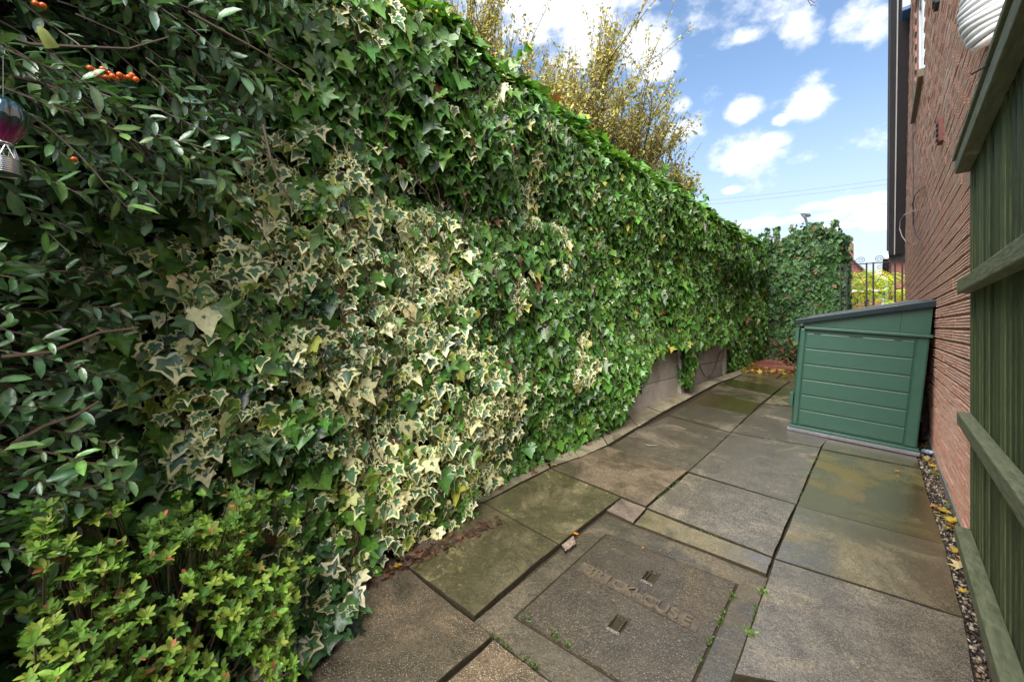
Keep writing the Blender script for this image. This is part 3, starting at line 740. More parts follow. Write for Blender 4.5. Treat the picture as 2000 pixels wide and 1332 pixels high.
V2_=[(PX(x,y,-1.6).y,PX(x,y,-1.6).z) for x,y in V2]
SHP=[(-500,-500),(640,-500),(650,0),(590,120),(560,250),(500,330),(400,410),(290,460),(210,540),(290,600),(320,700),(270,790),(240,850),(330,940),(240,1000),(120,1090),(60,1330),(-500,1340)]
SH_=[(PX(x,y,-1.3).y,PX(x,y,-1.3).z) if x>-300 else (-1.6,PX(-400,y,-1.3).z) for x,y in SHP]
GP=[(560,545,660,600),(440,850,530,900),(580,890,660,940),(350,960,440,1010)]
gp_=[]
for a,b_,c_,d in GP:
    p=PX(a,b_,-1.6);q=PX(c_,d,-1.6); gp_.append((min(p.y,q.y),max(p.y,q.y),min(p.z,q.z),max(p.z,q.z)))
hedge=thing('ivy_hedge','long tall hedge of dark green ivy growing over the fence left of the path','hedge',(-1.75,4.5,gz(-1.7,4.5)))
vivy=thing('variegated_ivy','cream edged variegated ivy spilling down the near part of the long hedge to the paving','ivy',(-1.6,1.2,gz(-1.6,1.2)))
LG=Leaves(M['leaf']); LV=Leaves(M['leaf'])
TG=[tmpl_ivy('green',i) for i in range(14)]; TV=[tmpl_ivy('var',20+i) for i in range(14)]; TP=[tmpl_ivy('pale',40+i) for i in range(5)]
CV=[(860,385,110,45,.30),(770,455,50,30,.20),(600,330,60,30,.22),(1090,410,55,28,.25),(1180,520,40,22,.2),(700,830,40,22,.12),(330,440,60,40,.2)]
cv_=[(PX(a,b_,-1.6),c_,d,e) for a,b_,c_,d,e in CV]; cv_=[(p.y,p.z,c_*(1.6/.000919/ (1715-CV[i][0])) /F*.9,d*(1.6/.000919/(1715-CV[i][0]))/F,e) for i,(p,c_,d,e) in enumerate(cv_)]
def scatter(n,yr,ztop=ZTOP,top=False):
    y=RNG.uniform(yr[0],yr[1],n)
    if not top:
        z=zbot(y)+RNG.random(n)*(ztop-zbot(y)); dep=np.abs(RNG.normal(0,.075,n))
        x=xfront(y,z)
        rr=.28; over=np.clip((z-(ztop-rr))/rr,0,1); x=x-rr*(1-np.sqrt(1-over**2+1e-6))
        nrm=np.stack([np.ones(n)*.85-over*.5,-np.ones(n)*.12,.55+over*.9],1)
        x=x-dep
        for (cy_,cz_,ry_,rz_,de_) in cv_:
            q=((y-cy_)/ry_)**2+((z-cz_)/rz_)**2; x=x-de_*.45*np.exp(-q*1.2)
    else:
        x=RNG.uniform(-2.7,-1.75,n); z=ztop+.10*(vn(x*2,y,2)-.5)+RNG.normal(0,.035,n); dep=np.zeros(n)
        nrm=np.stack([np.ones(n)*.3,np.zeros(n),np.ones(n)],1)
    return np.stack([x,y,z],1),nrm,dep
def put(P,nrm,dep,sz):
    n=len(P)
    nr=nrm+RNG.normal(0,.38,(n,3)); tip=np.stack([RNG.normal(.15,.35,n),RNG.normal(0,.5,n),-np.ones(n)],1)
    tp=nrm[:,2]>.9; tip[tp]+=np.stack([RNG.uniform(.2,1.2,tp.sum()),RNG.normal(0,.6,tp.sum()),RNG.normal(.7,.4,tp.sum())],1)
    R=frames(tip,nr); S=sz*np.clip(np.exp(RNG.normal(0,.33,n)),.42,2.0)
    y,z=P[:,1],P[:,2]
    a=inpoly(y+RNG.normal(0,.10,n),z+RNG.normal(0,.08,n),VP_)
    pv=np.where(a,.40+.52*np.clip((vn(y,z,6.5)-.25)*5,0,1),.0); 
    for (y0,y1,z0,z1) in gp_: pv=np.where((y>y0)&(y<y1)&(z>z0)&(z<z1),.06,pv)
    bq=inpoly(y,z,V2_)&~a; pv=np.where(bq,np.where(vn(y+2,z*.6+4,6)>.68,.8,.05),pv)
    pv=np.where(~a&~bq,np.where((y<3)&(vn(y+9,z+7,5)>.80),.5,.006),pv)
    isv=RNG.random(n)<pv
    gcol=jit((.076,.172,.030),n,.36,.10); br=RNG.random(n)
    gcol[br<.22]=jit((.125,.26,.045),(br<.22).sum(),.2); gcol[br>.985]=jit((.36,.34,.06),(br>.985).sum(),.2); 
    q=(br>.975)&(br<.985); gcol[q]=jit((.16,.065,.03),q.sum(),.2)
    k=RNG.integers(0,14,n); fr=(dep<.07).astype(float)
    for i in range(14):
        m=(k==i)&~isv
        LG.add(TG[i],P[m],R[m],S[m],gcol[m],None,fr[m])
    pale=RNG.random(n)<.14
    inn=jit((.095,.19,.085),n,.30,.08); rim=jit((.88,.80,.43),n,.11,.04); yel=RNG.random(n)<.09; rim[yel]=jit((.50,.50,.12),yel.sum(),.1); inn[yel]=jit((.15,.24,.03),yel.sum(),.1)
    for i in range(14):
        m=(k==i)&isv&~pale; LV.add(TV[i],P[m],R[m],S[m]*.84,inn[m],rim[m],fr[m])
    for i in range(5):
        m=(k%5==i)&isv&pale; LV.add(TP[i],P[m],R[m],S[m]*.95,inn[m],rim[m],fr[m])
for n,yr,sz in ((19500,(-1.2,1.6),.053),(34000,(1.4,4.2),.052),(29000,(4.0,9.6),.066)):
    P,nr,dp=scatter(n,yr); kk=~(inpoly(P[:,1]+.22,P[:,2],[(a*1.0,b_) for a,b_ in SH_])&(RNG.random(n)<.7)&(P[:,0]>-5)); put(P[kk],nr[kk],dp[kk],sz)
for n,yr,sz in ((3500,(-.5,4),.075),(4500,(4,9.6),.09)):
    P,nr,dp=scatter(n,yr,top=True); put(P,nr,dp,sz)
# shoots standing up from the crest
stem=B()
for i in range(90):
    y=random.uniform(.6,9.4); x=-1.9+random.uniform(-.2,.18); h=random.uniform(.08,.30)*(1.2 if y>7 else 1); z=ZTOP-.05
    pts=[Vector((x,y,z))]; d=Vector((random.uniform(-.1,.4),random.uniform(-.4,.4),1))
    for k in range(6): d+=Vector((random.uniform(-.15,.2),random.uniform(-.2,.2),-.12)); pts.append(pts[-1]+d.normalized()*h/6)
    stem.tube(pts,.0022,4); n=int(h*45)+3
    P=np.array([pts[0].lerp(pts[-1],random.random())+Vector((random.uniform(-.03,.03),random.uniform(-.03,.03),random.uniform(-.02,.04))) for _ in range(n)])
    put(P,np.tile([.5,-.1,.8],(n,1)),np.ones(n),.055)
for i in range(150):   # runners hanging on the face
    y=random.uniform(.2,8.5); z=random.uniform(1.1,2.6); pts=[]; 
    for k in range(9):
        pts.append(Vector((float(xfront(y,z))+.01+random.uniform(-.02,.015),y,z))); z-=random.uniform(.03,.07); y+=random.uniform(-.04,.06)
        if z<zbot(y)+.05: break
    if len(pts)>2: stem.tube(pts,.0022,4)
stem.build('stem',M['vine'],hedge,kind='stuff')
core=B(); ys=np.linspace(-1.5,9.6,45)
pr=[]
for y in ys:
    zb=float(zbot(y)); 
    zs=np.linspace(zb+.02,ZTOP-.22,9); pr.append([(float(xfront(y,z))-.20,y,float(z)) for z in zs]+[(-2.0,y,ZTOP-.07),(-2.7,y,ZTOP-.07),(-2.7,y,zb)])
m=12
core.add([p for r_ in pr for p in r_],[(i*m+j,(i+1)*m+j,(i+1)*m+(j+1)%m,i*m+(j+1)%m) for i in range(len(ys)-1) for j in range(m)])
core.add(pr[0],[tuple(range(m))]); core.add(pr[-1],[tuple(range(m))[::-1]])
core.build('shade_core',M['core'],hedge,smooth=True)  # dark backing behind the ivy, coloured as deep shade
LG.build(hedge,300,vein=1.45); LV.build(vivy,300,vein=1.25)
vs_=B()
for i in range(30):
    y=random.uniform(.3,2.2); z=random.uniform(.35,1.3); pts=[]
    for k in range(8): pts.append(Vector((float(xfront(y,z))+random.uniform(-.03,.01),y,z))); z-=.06; y+=random.uniform(-.05,.05)
    vs_.tube(pts,.0022,4)
vs_.build('stem',M['vine'],vivy,kind='stuff')
# end hedge across the far end
eh=thing('ivy_hedge','shorter square ended ivy hedge closing the far end of the path','hedge',(-1.1,9.6,gz(-1,9.5)))
LE=Leaves(M['leafend'])
def yend(x,z): return 9.35+.22*(vn(x,z,2)-.5)+.12*(vn(x+4,z,4)-.5)
def eput(P,nrm,n,sz=.075):
    tip=np.stack([RNG.normal(0,.45,n),RNG.normal(-.15,.3,n),-np.ones(n)],1); R=frames(tip,nrm+RNG.normal(0,.38,(n,3))); S=sz*np.clip(RNG.normal(1,.22,n),.5,1.5)
    g=jit((.036,.088,.024),n,.3,.1); br=RNG.random(n); g[br<.2]=jit((.06,.135,.03),(br<.2).sum(),.2); g[br>.975]=jit((.17,.075,.035),(br>.975).sum(),.2)
    low=(P[:,2]<1.0)&(RNG.random(n)<.25); g[low]=jit((.13,.06,.035),low.sum(),.25)
    k=RNG.integers(0,14,n)
    for i in range(14): m_=k==i; LE.add(TG[i],P[m_],R[m_],S[m_],g[m_])
n=7500; x=RNG.uniform(-1.85,-.42,n); z=.52+RNG.random(n)*2.38; x=np.where((x>-.6),x-.12*np.clip((z-2.2),0,1)*2,x); ztl=2.82+.10*np.sin(x*5); z=np.minimum(z,ztl)
P=np.stack([x,yend(x,z)+np.abs(RNG.normal(0,.07,n)),z],1); eput(P,np.tile([.0,-1,.45],(n,1)),n)
n=1500; P=np.stack([np.full(n,-.44)+RNG.normal(0,.04,n)-.02,RNG.uniform(9.35,10.1,n),.5+RNG.random(n)*2.3],1); eput(P,np.tile([1,-.2,.4],(n,1)),n)
n=1500; x=RNG.uniform(-1.9,-.45,n); P=np.stack([x,RNG.uniform(9.3,10.1,n),2.84+.10*np.sin(x*5)+RNG.normal(0,.04,n)],1); eput(P,np.tile([0,-.4,1],(n,1)),n)
for q in range(14):
    x=random.uniform(-1.7,-.5); n=9; P=np.array([(x+random.uniform(-.05,.05),9.45+random.uniform(-.1,.1),2.85+k*.03) for k in range(n)]); eput(P,np.tile([.2,-.5,.8],(n,1)),n,.075)
P=PY(1640,470,9.5); n=26; P=np.array([(P.x+random.uniform(-.06,.06),9.5+random.uniform(-.1,.1),P.z-.25+.03*k*.5) for k in range(n)]); eput(P,np.tile([.2,-.7,.6],(n,1)),n,.09)
LE.build(eh,300)
cc=B(); cc.box((-1.95,9.55,.4),(-.55,10.0,2.72)); cc.build('shade_core',M['core'],eh)  # plain dark box inside the end hedge, shade in its colour
st=B()
for i in range(40):
    x=random.uniform(-1.8,-.5); z=.45; pts=[]
    for k in range(8): pts.append(Vector((x,9.42+random.uniform(-.03,.06),z))); z+=.12; x+=random.uniform(-.06,.06)
    st.tube(pts,[.006-.0005*k for k in range(8)],4)
st.build('stem',M['vine'],eh,kind='stuff')
# ================================================================== CONCRETE GRAVEL BOARDS
gw=thing('concrete_panel_wall','low wall of stacked concrete gravel boards between slotted posts under the long ivy hedge','wall',(-1.82,5.5,gz(-1.8,5.5)))
posts=[1.45,3.30,5.18,7.08]
for i,y in enumerate(posts):
    g=gz(-1.85,y); b=B(); b.box((-1.90,y-.055,g-.1),(-1.78,y+.055,1.35)); b.build('post',M['panelc'],gw,bevel=.006)
    if i<3:
        for k in range(2):
            y0=y+.058;y1=posts[i+1]-.058; z0=gz(-1.85,(y0+y1)/2)-.06+k*.305
            b=B(); b.box((-1.865,y0,z0),(-1.815,y1,z0+.298)); b.build('gravel_board',M['panelc'],gw,bevel=.005)
cbl=thing('hanging_cable','thin dark cable looping down in front of the concrete gravel board','cable',(-1.78,6.2,.6))
b=B(); b.tube([PX(x,y,-1.77) for x,y in ((1362,693),(1367,715),(1374,731),(1381,738),(1389,732),(1397,715),(1403,695),(1408,686))],.006,5); b.build('cord',M['cable'],cbl)
# ================================================================== SHRUB (left)
sh=thing('evergreen_shrub','large glossy evergreen shrub with narrow dark leaves and orange berries at the left edge','shrub',(-1.5,-.1,gz(-1.5,0)))
LS=Leaves(M['leafs']); TO=[tmpl_oval(60+i,.19,.35) for i in range(6)]
tw=B()
def sprig(p0,d,ln,ls,nl,cols,LL=LS,TT=TO,rad=.0028,droop=.25,spread=1.0,book=tw):
    d=Vector(d).normalized(); pts=[Vector(p0)]; seg=7
    for k in range(seg):
        d=(d+Vector((random.uniform(-.12,.12),random.uniform(-.12,.12),random.uniform(-.12,.08)-droop*.12))).normalized(); pts.append(pts[-1]+d*ln/seg)
    book.tube(pts,[rad*(1-.6*k/seg) for k in range(seg+1)],4,cap=False)
    Ps=[];Ti=[];Nr=[]
    for i in range(nl):
        s=(i+.5)/nl; s=.12+.88*s; k=min(int(s*seg),seg-1); q=pts[k].lerp(pts[k+1],s*seg-k); dd=(pts[k+1]-pts[k]).normalized()
        a=i*2.4+random.uniform(-.4,.4); o=dd.orthogonal().normalized(); o2=dd.cross(o); side=o*math.cos(a)+o2*math.sin(a)
        tip=(dd*.75+side*spread); Ps.append(q); Ti.append(tip); Nr.append(Vector((.35,0,.8))+dd*.2+Vector((random.gauss(0,.35),random.gauss(0,.35),random.gauss(0,.25))))
    n=nl; R=frames(np.array(Ti),np.array(Nr)); S=ls*np.clip(RNG.normal(1,.25,n),.45,1.6); C=jit(random.choice(cols),n,.2,.08)
    k=RNG.integers(0,len(TT),n)
    for i in range(len(TT)):
        m_=k==i
        if m_.any(): LL.add(TT[i],np.array(Ps)[m_],R[m_],S[m_],C[m_])
    return pts
SC=[(.10,.195,.08),(.085,.175,.065),(.13,.24,.065),(.12,.21,.115)]
# region of the shrub on the face plane X=-1.35, from measured outline
DK=[(60,430,270,540),(70,190,120,300),(-50,340,120,470),(0,20,240,45),(150,170,260,215)]
dk=[]
for a,b_,c_,d in DK:
    p=PX(a,b_,-1.3);q=PX(c_,d,-1.3); dk.append((min(p.y,q.y),max(p.y,q.y),min(p.z,q.z),max(p.z,q.z)))
cnt=0; tries=0
while cnt<1950 and tries<19000:
    tries+=1
    y=random.uniform(-1.2,1.15); z=random.uniform(.15,2.7)
    if not inpoly(np.array([y]),np.array([z]),SH_)[0]: continue
    dark=any(a<y<b_ and c_<z<d for a,b_,c_,d in dk)
    depth=random.random()
    x=-1.30-.28*depth+.10*(float(vn(y,z,3))-.5) - (.22 if dark else 0)+ (.10*max(0,.3-y))
    if dark and random.random()<.5: continue
    ln=random.uniform(.10,.26); dz=-.25 if z>1.3 else -.02
    sprig((x-.03,y-.16,z+.04),(random.uniform(.0,.5),random.uniform(.5,1.1),dz+random.uniform(-.35,.3)),ln,random.uniform(.028,.052) if z>.0 else .03,random.randint(10,17),SC)
    cnt+=1
# sprigs of the same shrub pushing through the variegated ivy
for (px,py,k) in ((590,575,14),(640,585,12),(470,600,8),(600,700,14),(540,720,12),(700,690,8),(660,660,10),(560,880,14),(480,870,12),(620,860,8),(450,560,8)):
    for _ in range(k):
        p=PX(px+random.uniform(-45,45),py+random.uniform(-22,22),-1.50)
        if random.random()<.4: continue
        sprig((p.x-.06,p.y,p.z),(random.uniform(.5,1),random.uniform(-.3,.8),random.uniform(-.4,.5)),random.uniform(.05,.11),.026,9,[(.03,.085,.028),(.035,.10,.03)],spread=.9)
# long visible branches
for pts_ in ([(0,40),(60,60),(150,66),(260,72),(340,50)],[(0,120),(80,140),(150,165),(230,230),(300,300)],[(380,0),(450,40),(520,80),(600,130)],[(530,230),(545,300),(560,340),(590,400)],[(0,700),(100,690),(200,650),(280,640)],[(20,880),(90,840),(150,820),(200,790)]):
    P=[PX(x,y,-1.22) for x,y in pts_]; tw.tube([p_+Vector((-.06,0,0)) for p_ in P],[.0045-.0007*i for i in range(len(P))],5)
tw.build('stem',M['vine'],sh,kind='stuff'); LS.build(sh,300,vein=1.35)
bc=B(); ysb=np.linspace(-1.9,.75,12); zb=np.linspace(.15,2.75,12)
bc.add([(-1.66+.05*math.sin(y*5+z*3),y,z) for y in ysb for z in zb],[(i*12+j,(i+1)*12+j,(i+1)*12+j+1,i*12+j+1) for i in range(11) for j in range(11)]); bc.build('shade_core',M['core'],sh,smooth=True)  # dark sheet behind the shrub, shade between sprigs painted in
def uvs(bb,c,r,k=8,n=5,sq=1):
    prof=[(r*math.sin(math.pi*i/n),-r*sq*math.cos(math.pi*i/n)) for i in range(n+1)]; bb.lathe(c,prof,k)
for (px,py) in [(176,134),(184,139),(201,136),(191,148),(208,152),(220,150),(234,147),(240,151),(252,152),(266,156),(214,145),(227,155),(258,148),(70,8),(84,12),(145,312)]:
    b=B(); uvs(b,PX(px,py,-1.20+random.uniform(-.02,.01)),.0062,10,6,.9); b.build('berry',M['berry'],sh,smooth=True)
# rolled pale leaf tube
b=B(); p=PX(95,82,-1.19); b.lathe((0,0,0),[(.004,.03),(.010,.02),(.013,0),(.014,-.012)],12); R_=Matrix.Rotation(math.radians(35),4,'X')@Matrix.Rotation(math.radians(25),4,'Y'); b.v=[tuple((R_@Vector(v_))*.8+p) for v_ in b.v]
b.build('curled_leaf',simple('lime_leaf',(.36,.42,.10),.5),sh,smooth=True,label='pale lime curled leaf rolled into a tube')
# ================================================================== BALLOON ORNAMENT
bc_=PX(6,232,-1.17); orn=thing('balloon_ornament','small hanging glass hot air balloon ornament with a silver wire basket among the shrub leaves','ornament',bc_)
m,tt,bb_=newmat('iridescent_glass'); t=NT(tt); sp=t.n('ShaderNodeSeparateXYZ'); t.l(pos(t),sp.inputs[0])
rampn=t.n('ShaderNodeValToRGB'); t.l(t.mr(sp.outputs[2],bc_.z-.06,bc_.z+.05),rampn.inputs[0]); cr=rampn.color_ramp
cr.elements[0].position=0; cr.elements[0].color=(.30,.01,.10,1); cr.elements[1].position=1; cr.elements[1].color=(.0,.06,.09,1)
e=cr.elements.new(.3); e.color=(.20,.01,.09,1); e=cr.elements.new(.5); e.color=(.03,.05,.05,1)
t.l(rampn.outputs[0],bb_.inputs['Base Color']); bb_.inputs['Roughness'].default_value=.06; bb_.inputs['Coat Weight'].default_value=1; bb_.inputs['Metallic'].default_value=.35
b=B(); prof=[(.001,.052),(.018,.050),(.033,.040),(.043,.024),(.046,.004),(.043,-.016),(.034,-.036),(.024,-.052),(.017,-.062)]
b.lathe(bc_,[(r_*.92,z_) for r_,z_ in prof],48,0,8,.10); b.build('envelope',m,orn,smooth=True)
b=B(); b.lathe(bc_,[(.017,-.060),(.020,-.062),(.020,-.068),(.014,-.070)],20); b.build('collar',M['silver'],orn,smooth=True)
bk=bc_+Vector((.004,0,-.118))
for i in range(6):
    a=i*math.pi/3+.3; b=B(); b.tube([bc_+Vector((.017*math.cos(a),.017*math.sin(a),-.066)),bk+Vector((.029*math.cos(a+.5),.029*math.sin(a+.5),.014))],.0014,5); b.tube([bc_+Vector((.017*math.cos(a),.017*math.sin(a),-.066)),bk+Vector((.029*math.cos(a-.5),.029*math.sin(a-.5),.014))],.0014,5); b.build('strut',M['silver'],orn)
bs=B(); bs.lathe(bk,[(.0,-.022),(.034,-.022),(.030,.012)],24); bs=bs.build('basket',M['silver'],orn)
for i in range(8):
    z=.014-.0052*i; r_=.029+.0009*i; b=B(); b.tube([bk+Vector((r_*math.cos(a),r_*math.sin(a),z)) for a in np.linspace(0,2*math.pi,25)],.0021,5,cap=False); b.build('wire_ring',M['silver'],bs,smooth=True)
b=B(); b.tube([bc_+Vector((0,0,.052)),bc_+Vector((0,0,.16))],.0008,4); b.build('hanging_thread',M['cablew'],orn)
for ch in [o for o in bpy.data.objects if o.parent is orn or (o.parent and o.parent.parent is orn)]:
    me=ch.data
    if me.users==1: me.transform(Matrix.Translation(bc_)@Matrix.Scale(.70,4)@Matrix.Translation(-bc_))
# ================================================================== AZALEA
az=thing('azalea_bush','low bushy azalea with bright yellow green rosettes and pink tips beside the near paving','bush',(-1.45,.35,gz(-1.45,.35)))
LA=Leaves(M['leafdull']); TA=[tmpl_oval(80+i,.23,.35) for i in range(6)]; aw=B()
AC=[(.15,.26,.032),(.12,.22,.03),(.22,.30,.045),(.085,.18,.03)]
AZ=[(60,1050),(110,990),(190,1000),(280,985),(340,1010),(420,1000),(450,960),(520,975),(545,1040),(560,1120),(640,1165),(620,1220),(580,1270),(560,1360),(100,1420),(20,1300),(60,1180)]
def azx(px,py): return -1.30+ .0*(py-1150)
cnt=0
while cnt<1250:
    px=random.uniform(10,620); py=random.uniform(960,1400)
    if not inpoly(np.array([px+random.gauss(0,26)]),np.array([py+random.gauss(0,26)]),AZ)[0]: continue
    low=(py-1000)/380
    if py>1130 and px<430 and random.random()<.75: continue
    if float(vn(px*.014,py*.014,1.3))<.30: continue
    X=-1.36+.10*low+.26*(random.random()-.6)
    p=PX(px,py,X)
    if p.z<gz(p.x,p.y)+.02: continue
    base=Vector((-1.5+random.uniform(-.1,.1),p.y*.6+.12,gz(-1.45,.3)+.02))
    n=random.randint(6,10); up_=(p-base).normalized()*.7+Vector((.25,0,.5)); up_.normalize(); o=up_.orthogonal().normalized(); o2=up_.cross(o)
    Ti=[];Nr=[]
    for i in range(n):
        a=6.283*i/n+random.uniform(-.2,.2); s_=o*math.cos(a)+o2*math.sin(a); el=random.uniform(.25,.9); Ti.append(s_+up_*el); Nr.append(up_-s_*.5+Vector((random.gauss(0,.2),random.gauss(0,.2),.2)))
    R=frames(np.array(Ti),np.array(Nr)); S=np.clip(RNG.normal(.0185,.005,n),.009,.034); c0=random.choice(AC); C=jit(c0,n,.16,.06)
    pk=RNG.random(n)<.02; C[pk]=jit((.50,.17,.10),pk.sum(),.15); k=RNG.integers(0,6,n)
    for i in range(6):
        m_=k==i
        if m_.any(): LA.add(TA[i],np.tile(np.array(p),(n,1))[m_],R[m_],S[m_],C[m_])
    if cnt%12==0:
        mid=base.lerp(p,.55)+Vector((random.uniform(-.04,.04),random.uniform(-.06,.06),random.uniform(-.03,.05))); aw.tube([base,mid,p],[.005,.003,.0015],5)
    elif random.random()<.5: aw.tube([p-up_*.09+Vector((random.uniform(-.02,.02),random.uniform(-.02,.02),0)),p],.0014,4)
    cnt+=1
for i in range(28):
    p=PX(random.uniform(60,560),random.uniform(1130,1330),-1.32); a=Vector((-1.5,p.y+random.uniform(-.2,.2),gz(-1.5,.3))); q=a.lerp(p,.5)+Vector((0,random.uniform(-.05,.05),0)); aw.tube([a,q,p],[.006,.004,.002],5)
aw.build('twig',M['twig'],az,kind='stuff'); LA.build(az,300,vein=1.2)
# ground ivy under the azalea
gi=thing('ground_ivy','straggly dark and cream ivy growing over the soil under the azalea','ivy',(-1.5,.2,gz(-1.5,.2)))
LI=Leaves(M['leaf']); n=1500; y=RNG.uniform(-.5,.75,n); x=RNG.uniform(-1.62,-1.32,n); z=np.array([gz(a,b_) for a,b_ in zip(x,y)])+RNG.random(n)*.30*np.clip((-1.28-x)/.3,0,1)+.02
P=np.stack([x,y,z],1); nr=np.tile([.6,0,.7],(n,1))+RNG.normal(0,.4,(n,3)); tip=RNG.normal(0,.6,(n,3)); tip[:,2]-=.5
R=frames(tip,nr); S=np.clip(RNG.normal(.06,.015,n),.03,.1); k=RNG.integers(0,14,n); iv=RNG.random(n)<.33; g=jit((.04,.10,.028),n,.3)
for i in range(14):
    m_=(k==i)&~iv; LI.add(TG[i],P[m_],R[m_],S[m_],g[m_]); m_=(k==i)&iv; LI.add(TV[i],P[m_],R[m_],S[m_],jit((.06,.11,.045),m_.sum()),jit((.55,.50,.28),m_.sum(),.1))
LI.build(gi,120)
# ================================================================== LITTER and FALLEN LEAVES
def litter(name,pts,n,cols,size,T,mat,spread=30,kind='stuff',z=.012):
    LL=Leaves(mat); P=[]
    for _ in range(n):
        x,y=random.choice(pts); p=G(x+random.gauss(0,spread),y+random.gauss(0,spread*.4)); P.append((p.x,p.y,p.z+random.uniform(.002,z)))
    P=np.array(P); nr=np.tile([0,0,1.],(n,1))+RNG.normal(0,.35,(n,3)); tip=RNG.normal(0,1,(n,3)); tip[:,2]*=.15; R=frames(tip,nr); S=np.clip(RNG.normal(size,size*.3,n),size*.4,size*1.8)
    C=np.array([cols[i] for i in RNG.integers(0,len(cols),n)])*(1+RNG.normal(0,.15,(n,1))); k=RNG.integers(0,len(T),n)
    for i in range(len(T)):
        m_=k==i
        if m_.any(): LL.add(T[i],P[m_],R[m_],S[m_],np.clip(C[m_],.01,.9))
    o=thing('tmp','','') if False else None
    V=LL
    root=bpy.data.objects.new('tmp_root',None); COL.objects.link(root)
    ob=V.build(root,0,name); ob.parent=None; bpy.data.objects.remove(root); return ob
TM=[tmpl_maple(100+i) for i in range(4)]
line=[(x,1190-(x-600)*.46) for x in range(600,980,12)]+[(x,925-(x-1010)*.43) for x in range(1010,1210,12)]
litter('leaf_litter',line,520,[(.10,.05,.030),(.07,.04,.028),(.15,.08,.045),(.05,.03,.02)],.030,TM+TA,M['leafdull'],10)
far=[(x,y) for x in range(1462,1550,8) for y in (706,712,718,726)]
litter('leaf_litter',far,260,[(.45,.30,.05),(.30,.13,.04),(.20,.07,.03),(.40,.36,.12)],.05,TM,M['leafdull'],9,z=.02)
yl=[(1812,870),(1824,905),(1832,925),(1815,900),(1850,1010),(1858,1030),(1838,1000)]
litter('leaf_litter',yl,120,[(.30,.14,.05),(.35,.28,.08),(.16,.09,.05),(.12,.16,.04)],.022,TM+TA,M['leafdull'],9,z=.02)
def leafthing(px,py,size,col,label,T=None,lift=.012,name='fallen_leaf',g='fallen leaves on the paving'):
    T=T or random.choice(TM); p=G(px,py); V,fs,cls=T
    tip=np.array([[random.uniform(-1,1),random.uniform(-1,1),.05]]); R=frames(tip,np.array([[random.uniform(-.25,.25),random.uniform(-.25,.25),1.]]))[0]
    Vw=(V@R.T)*size+np.array([p.x,p.y,p.z+lift]); C=shades(cls,np.array([col]),np.array([col]),1.15)[0]
    F3=[f for f in fs if len(f)==3];F4=[f for f in fs if len(f)==4]
    me=mesh_from(name,Vw,[np.array(q) for q in (F3,F4) if q],C,M['leafdull']); return link(name,me,None,label=label,cat='leaf',group=g)
YL=(.55,.36,.035)
leafthing(772,1112,.035,YL,'yellow fallen leaf at the foot of the variegated ivy beside the paving corner')
leafthing(1126,1047,.022,(.62,.20,.02),'small orange leaf lying in the joint beside the inspection cover surround')
leafthing(1085,911,.03,YL,'yellow brown leaf at the edge of the ivy on the pale edging')
leafthing(1751,922,.022,(.60,.22,.03),'orange fallen leaf on the olive slab in front of the green storage box')
leafthing(1757,933,.022,(.50,.30,.12),'pale tan leaf sliver beside the orange leaf on the green slab',TA[0])
gl='leaves in the gravel strip'
for px,py,s_,c_,lb in ((1832,905,.05,YL,'bright yellow leaf in the gravel strip close to the wall, nearest the storage box'),
 (1818,914,.045,(.5,.36,.08),'tan yellow leaf in the gravel strip just left of the brightest one'),
 (1846,1004,.055,YL,'long golden leaf across the middle of the gravel strip'),
 (1856,1022,.05,(.55,.30,.03),'orange golden leaf below the golden one in mid gravel strip'),
 (1868,1025,.055,(.40,.38,.07),'greenish yellow leaf in mid gravel strip touching the wall side'),
 (1872,1064,.035,(.50,.42,.20),'pale cream leaf in the gravel strip beside a moss patch'),
 (1870,1085,.04,YL,'yellow leaf in the gravel strip level with the second slab joint'),
 (1882,1098,.045,(.45,.25,.12),'brown pink leaf near the end of the lowest fence rail'),
 (1877,1116,.05,(.55,.42,.20),'large pale tan leaf at the lowest fence rail end'),
 (1883,1163,.038,YL,'single yellow lobed leaf between the slab and the lowest fence rail')):
    leafthing(px,py,s_,c_,lb,None,.02,g=gl)
litter('berry_litter',[(630,1210),(690,1300),(600,1270),(862,1152),(1265,1080),(1058,1252)],14,[(.5,.05,.02),(.55,.12,.04)],.009,TA,M['leafdull'],12)
twg=thing('fallen_twig','short pale bare twig lying across the wet slab left of centre','twig',G(1272,873)); b=B(); b.tube([G(1262,871)+Vector((0,0,.012)),G(1270,873)+Vector((0,0,.014)),G(1284,872)+Vector((0,0,.012))],.0025,5); b.build('stick',M['cablew'],twg)
# moss in joints, weeds
mo=B(); ms=[]
for (a,c_) in (((1262,992),(1340,925)),((1436,1150),(1365,1300)),((1499,1125),(1470,1210)),((926,1212),(1080,1325)),((1600,880),(1560,975)),((1020,1200),(1120,1265)),((1345,1029),(1400,1048))):
    for k in range(130):
        t_=random.random(); 
        if vn(t_*9+a[0],a[1],1)<.42: continue
        p=G(a[0]+(c_[0]-a[0])*t_+random.gauss(0,.8),a[1]+(c_[1]-a[1])*t_); ms.append((p.x+random.gauss(0,.003),p.y+random.gauss(0,.003),p.z-random.uniform(.0,.01)))
n=len(ms); LM=Leaves(M['leafdull']); P=np.array(ms); R=frames(RNG.normal(0,1,(n,3))+[0,0,1],RNG.normal(0,1,(n,3))); LM.add(TA[0],P,R,np.full(n,.012),jit((.055,.095,.018),n,.3))
root=bpy.data.objects.new('tmp_root',None); COL.objects.link(root); ob=LM.build(root,0,'moss'); ob.parent=None; bpy.data.objects.remove(root)
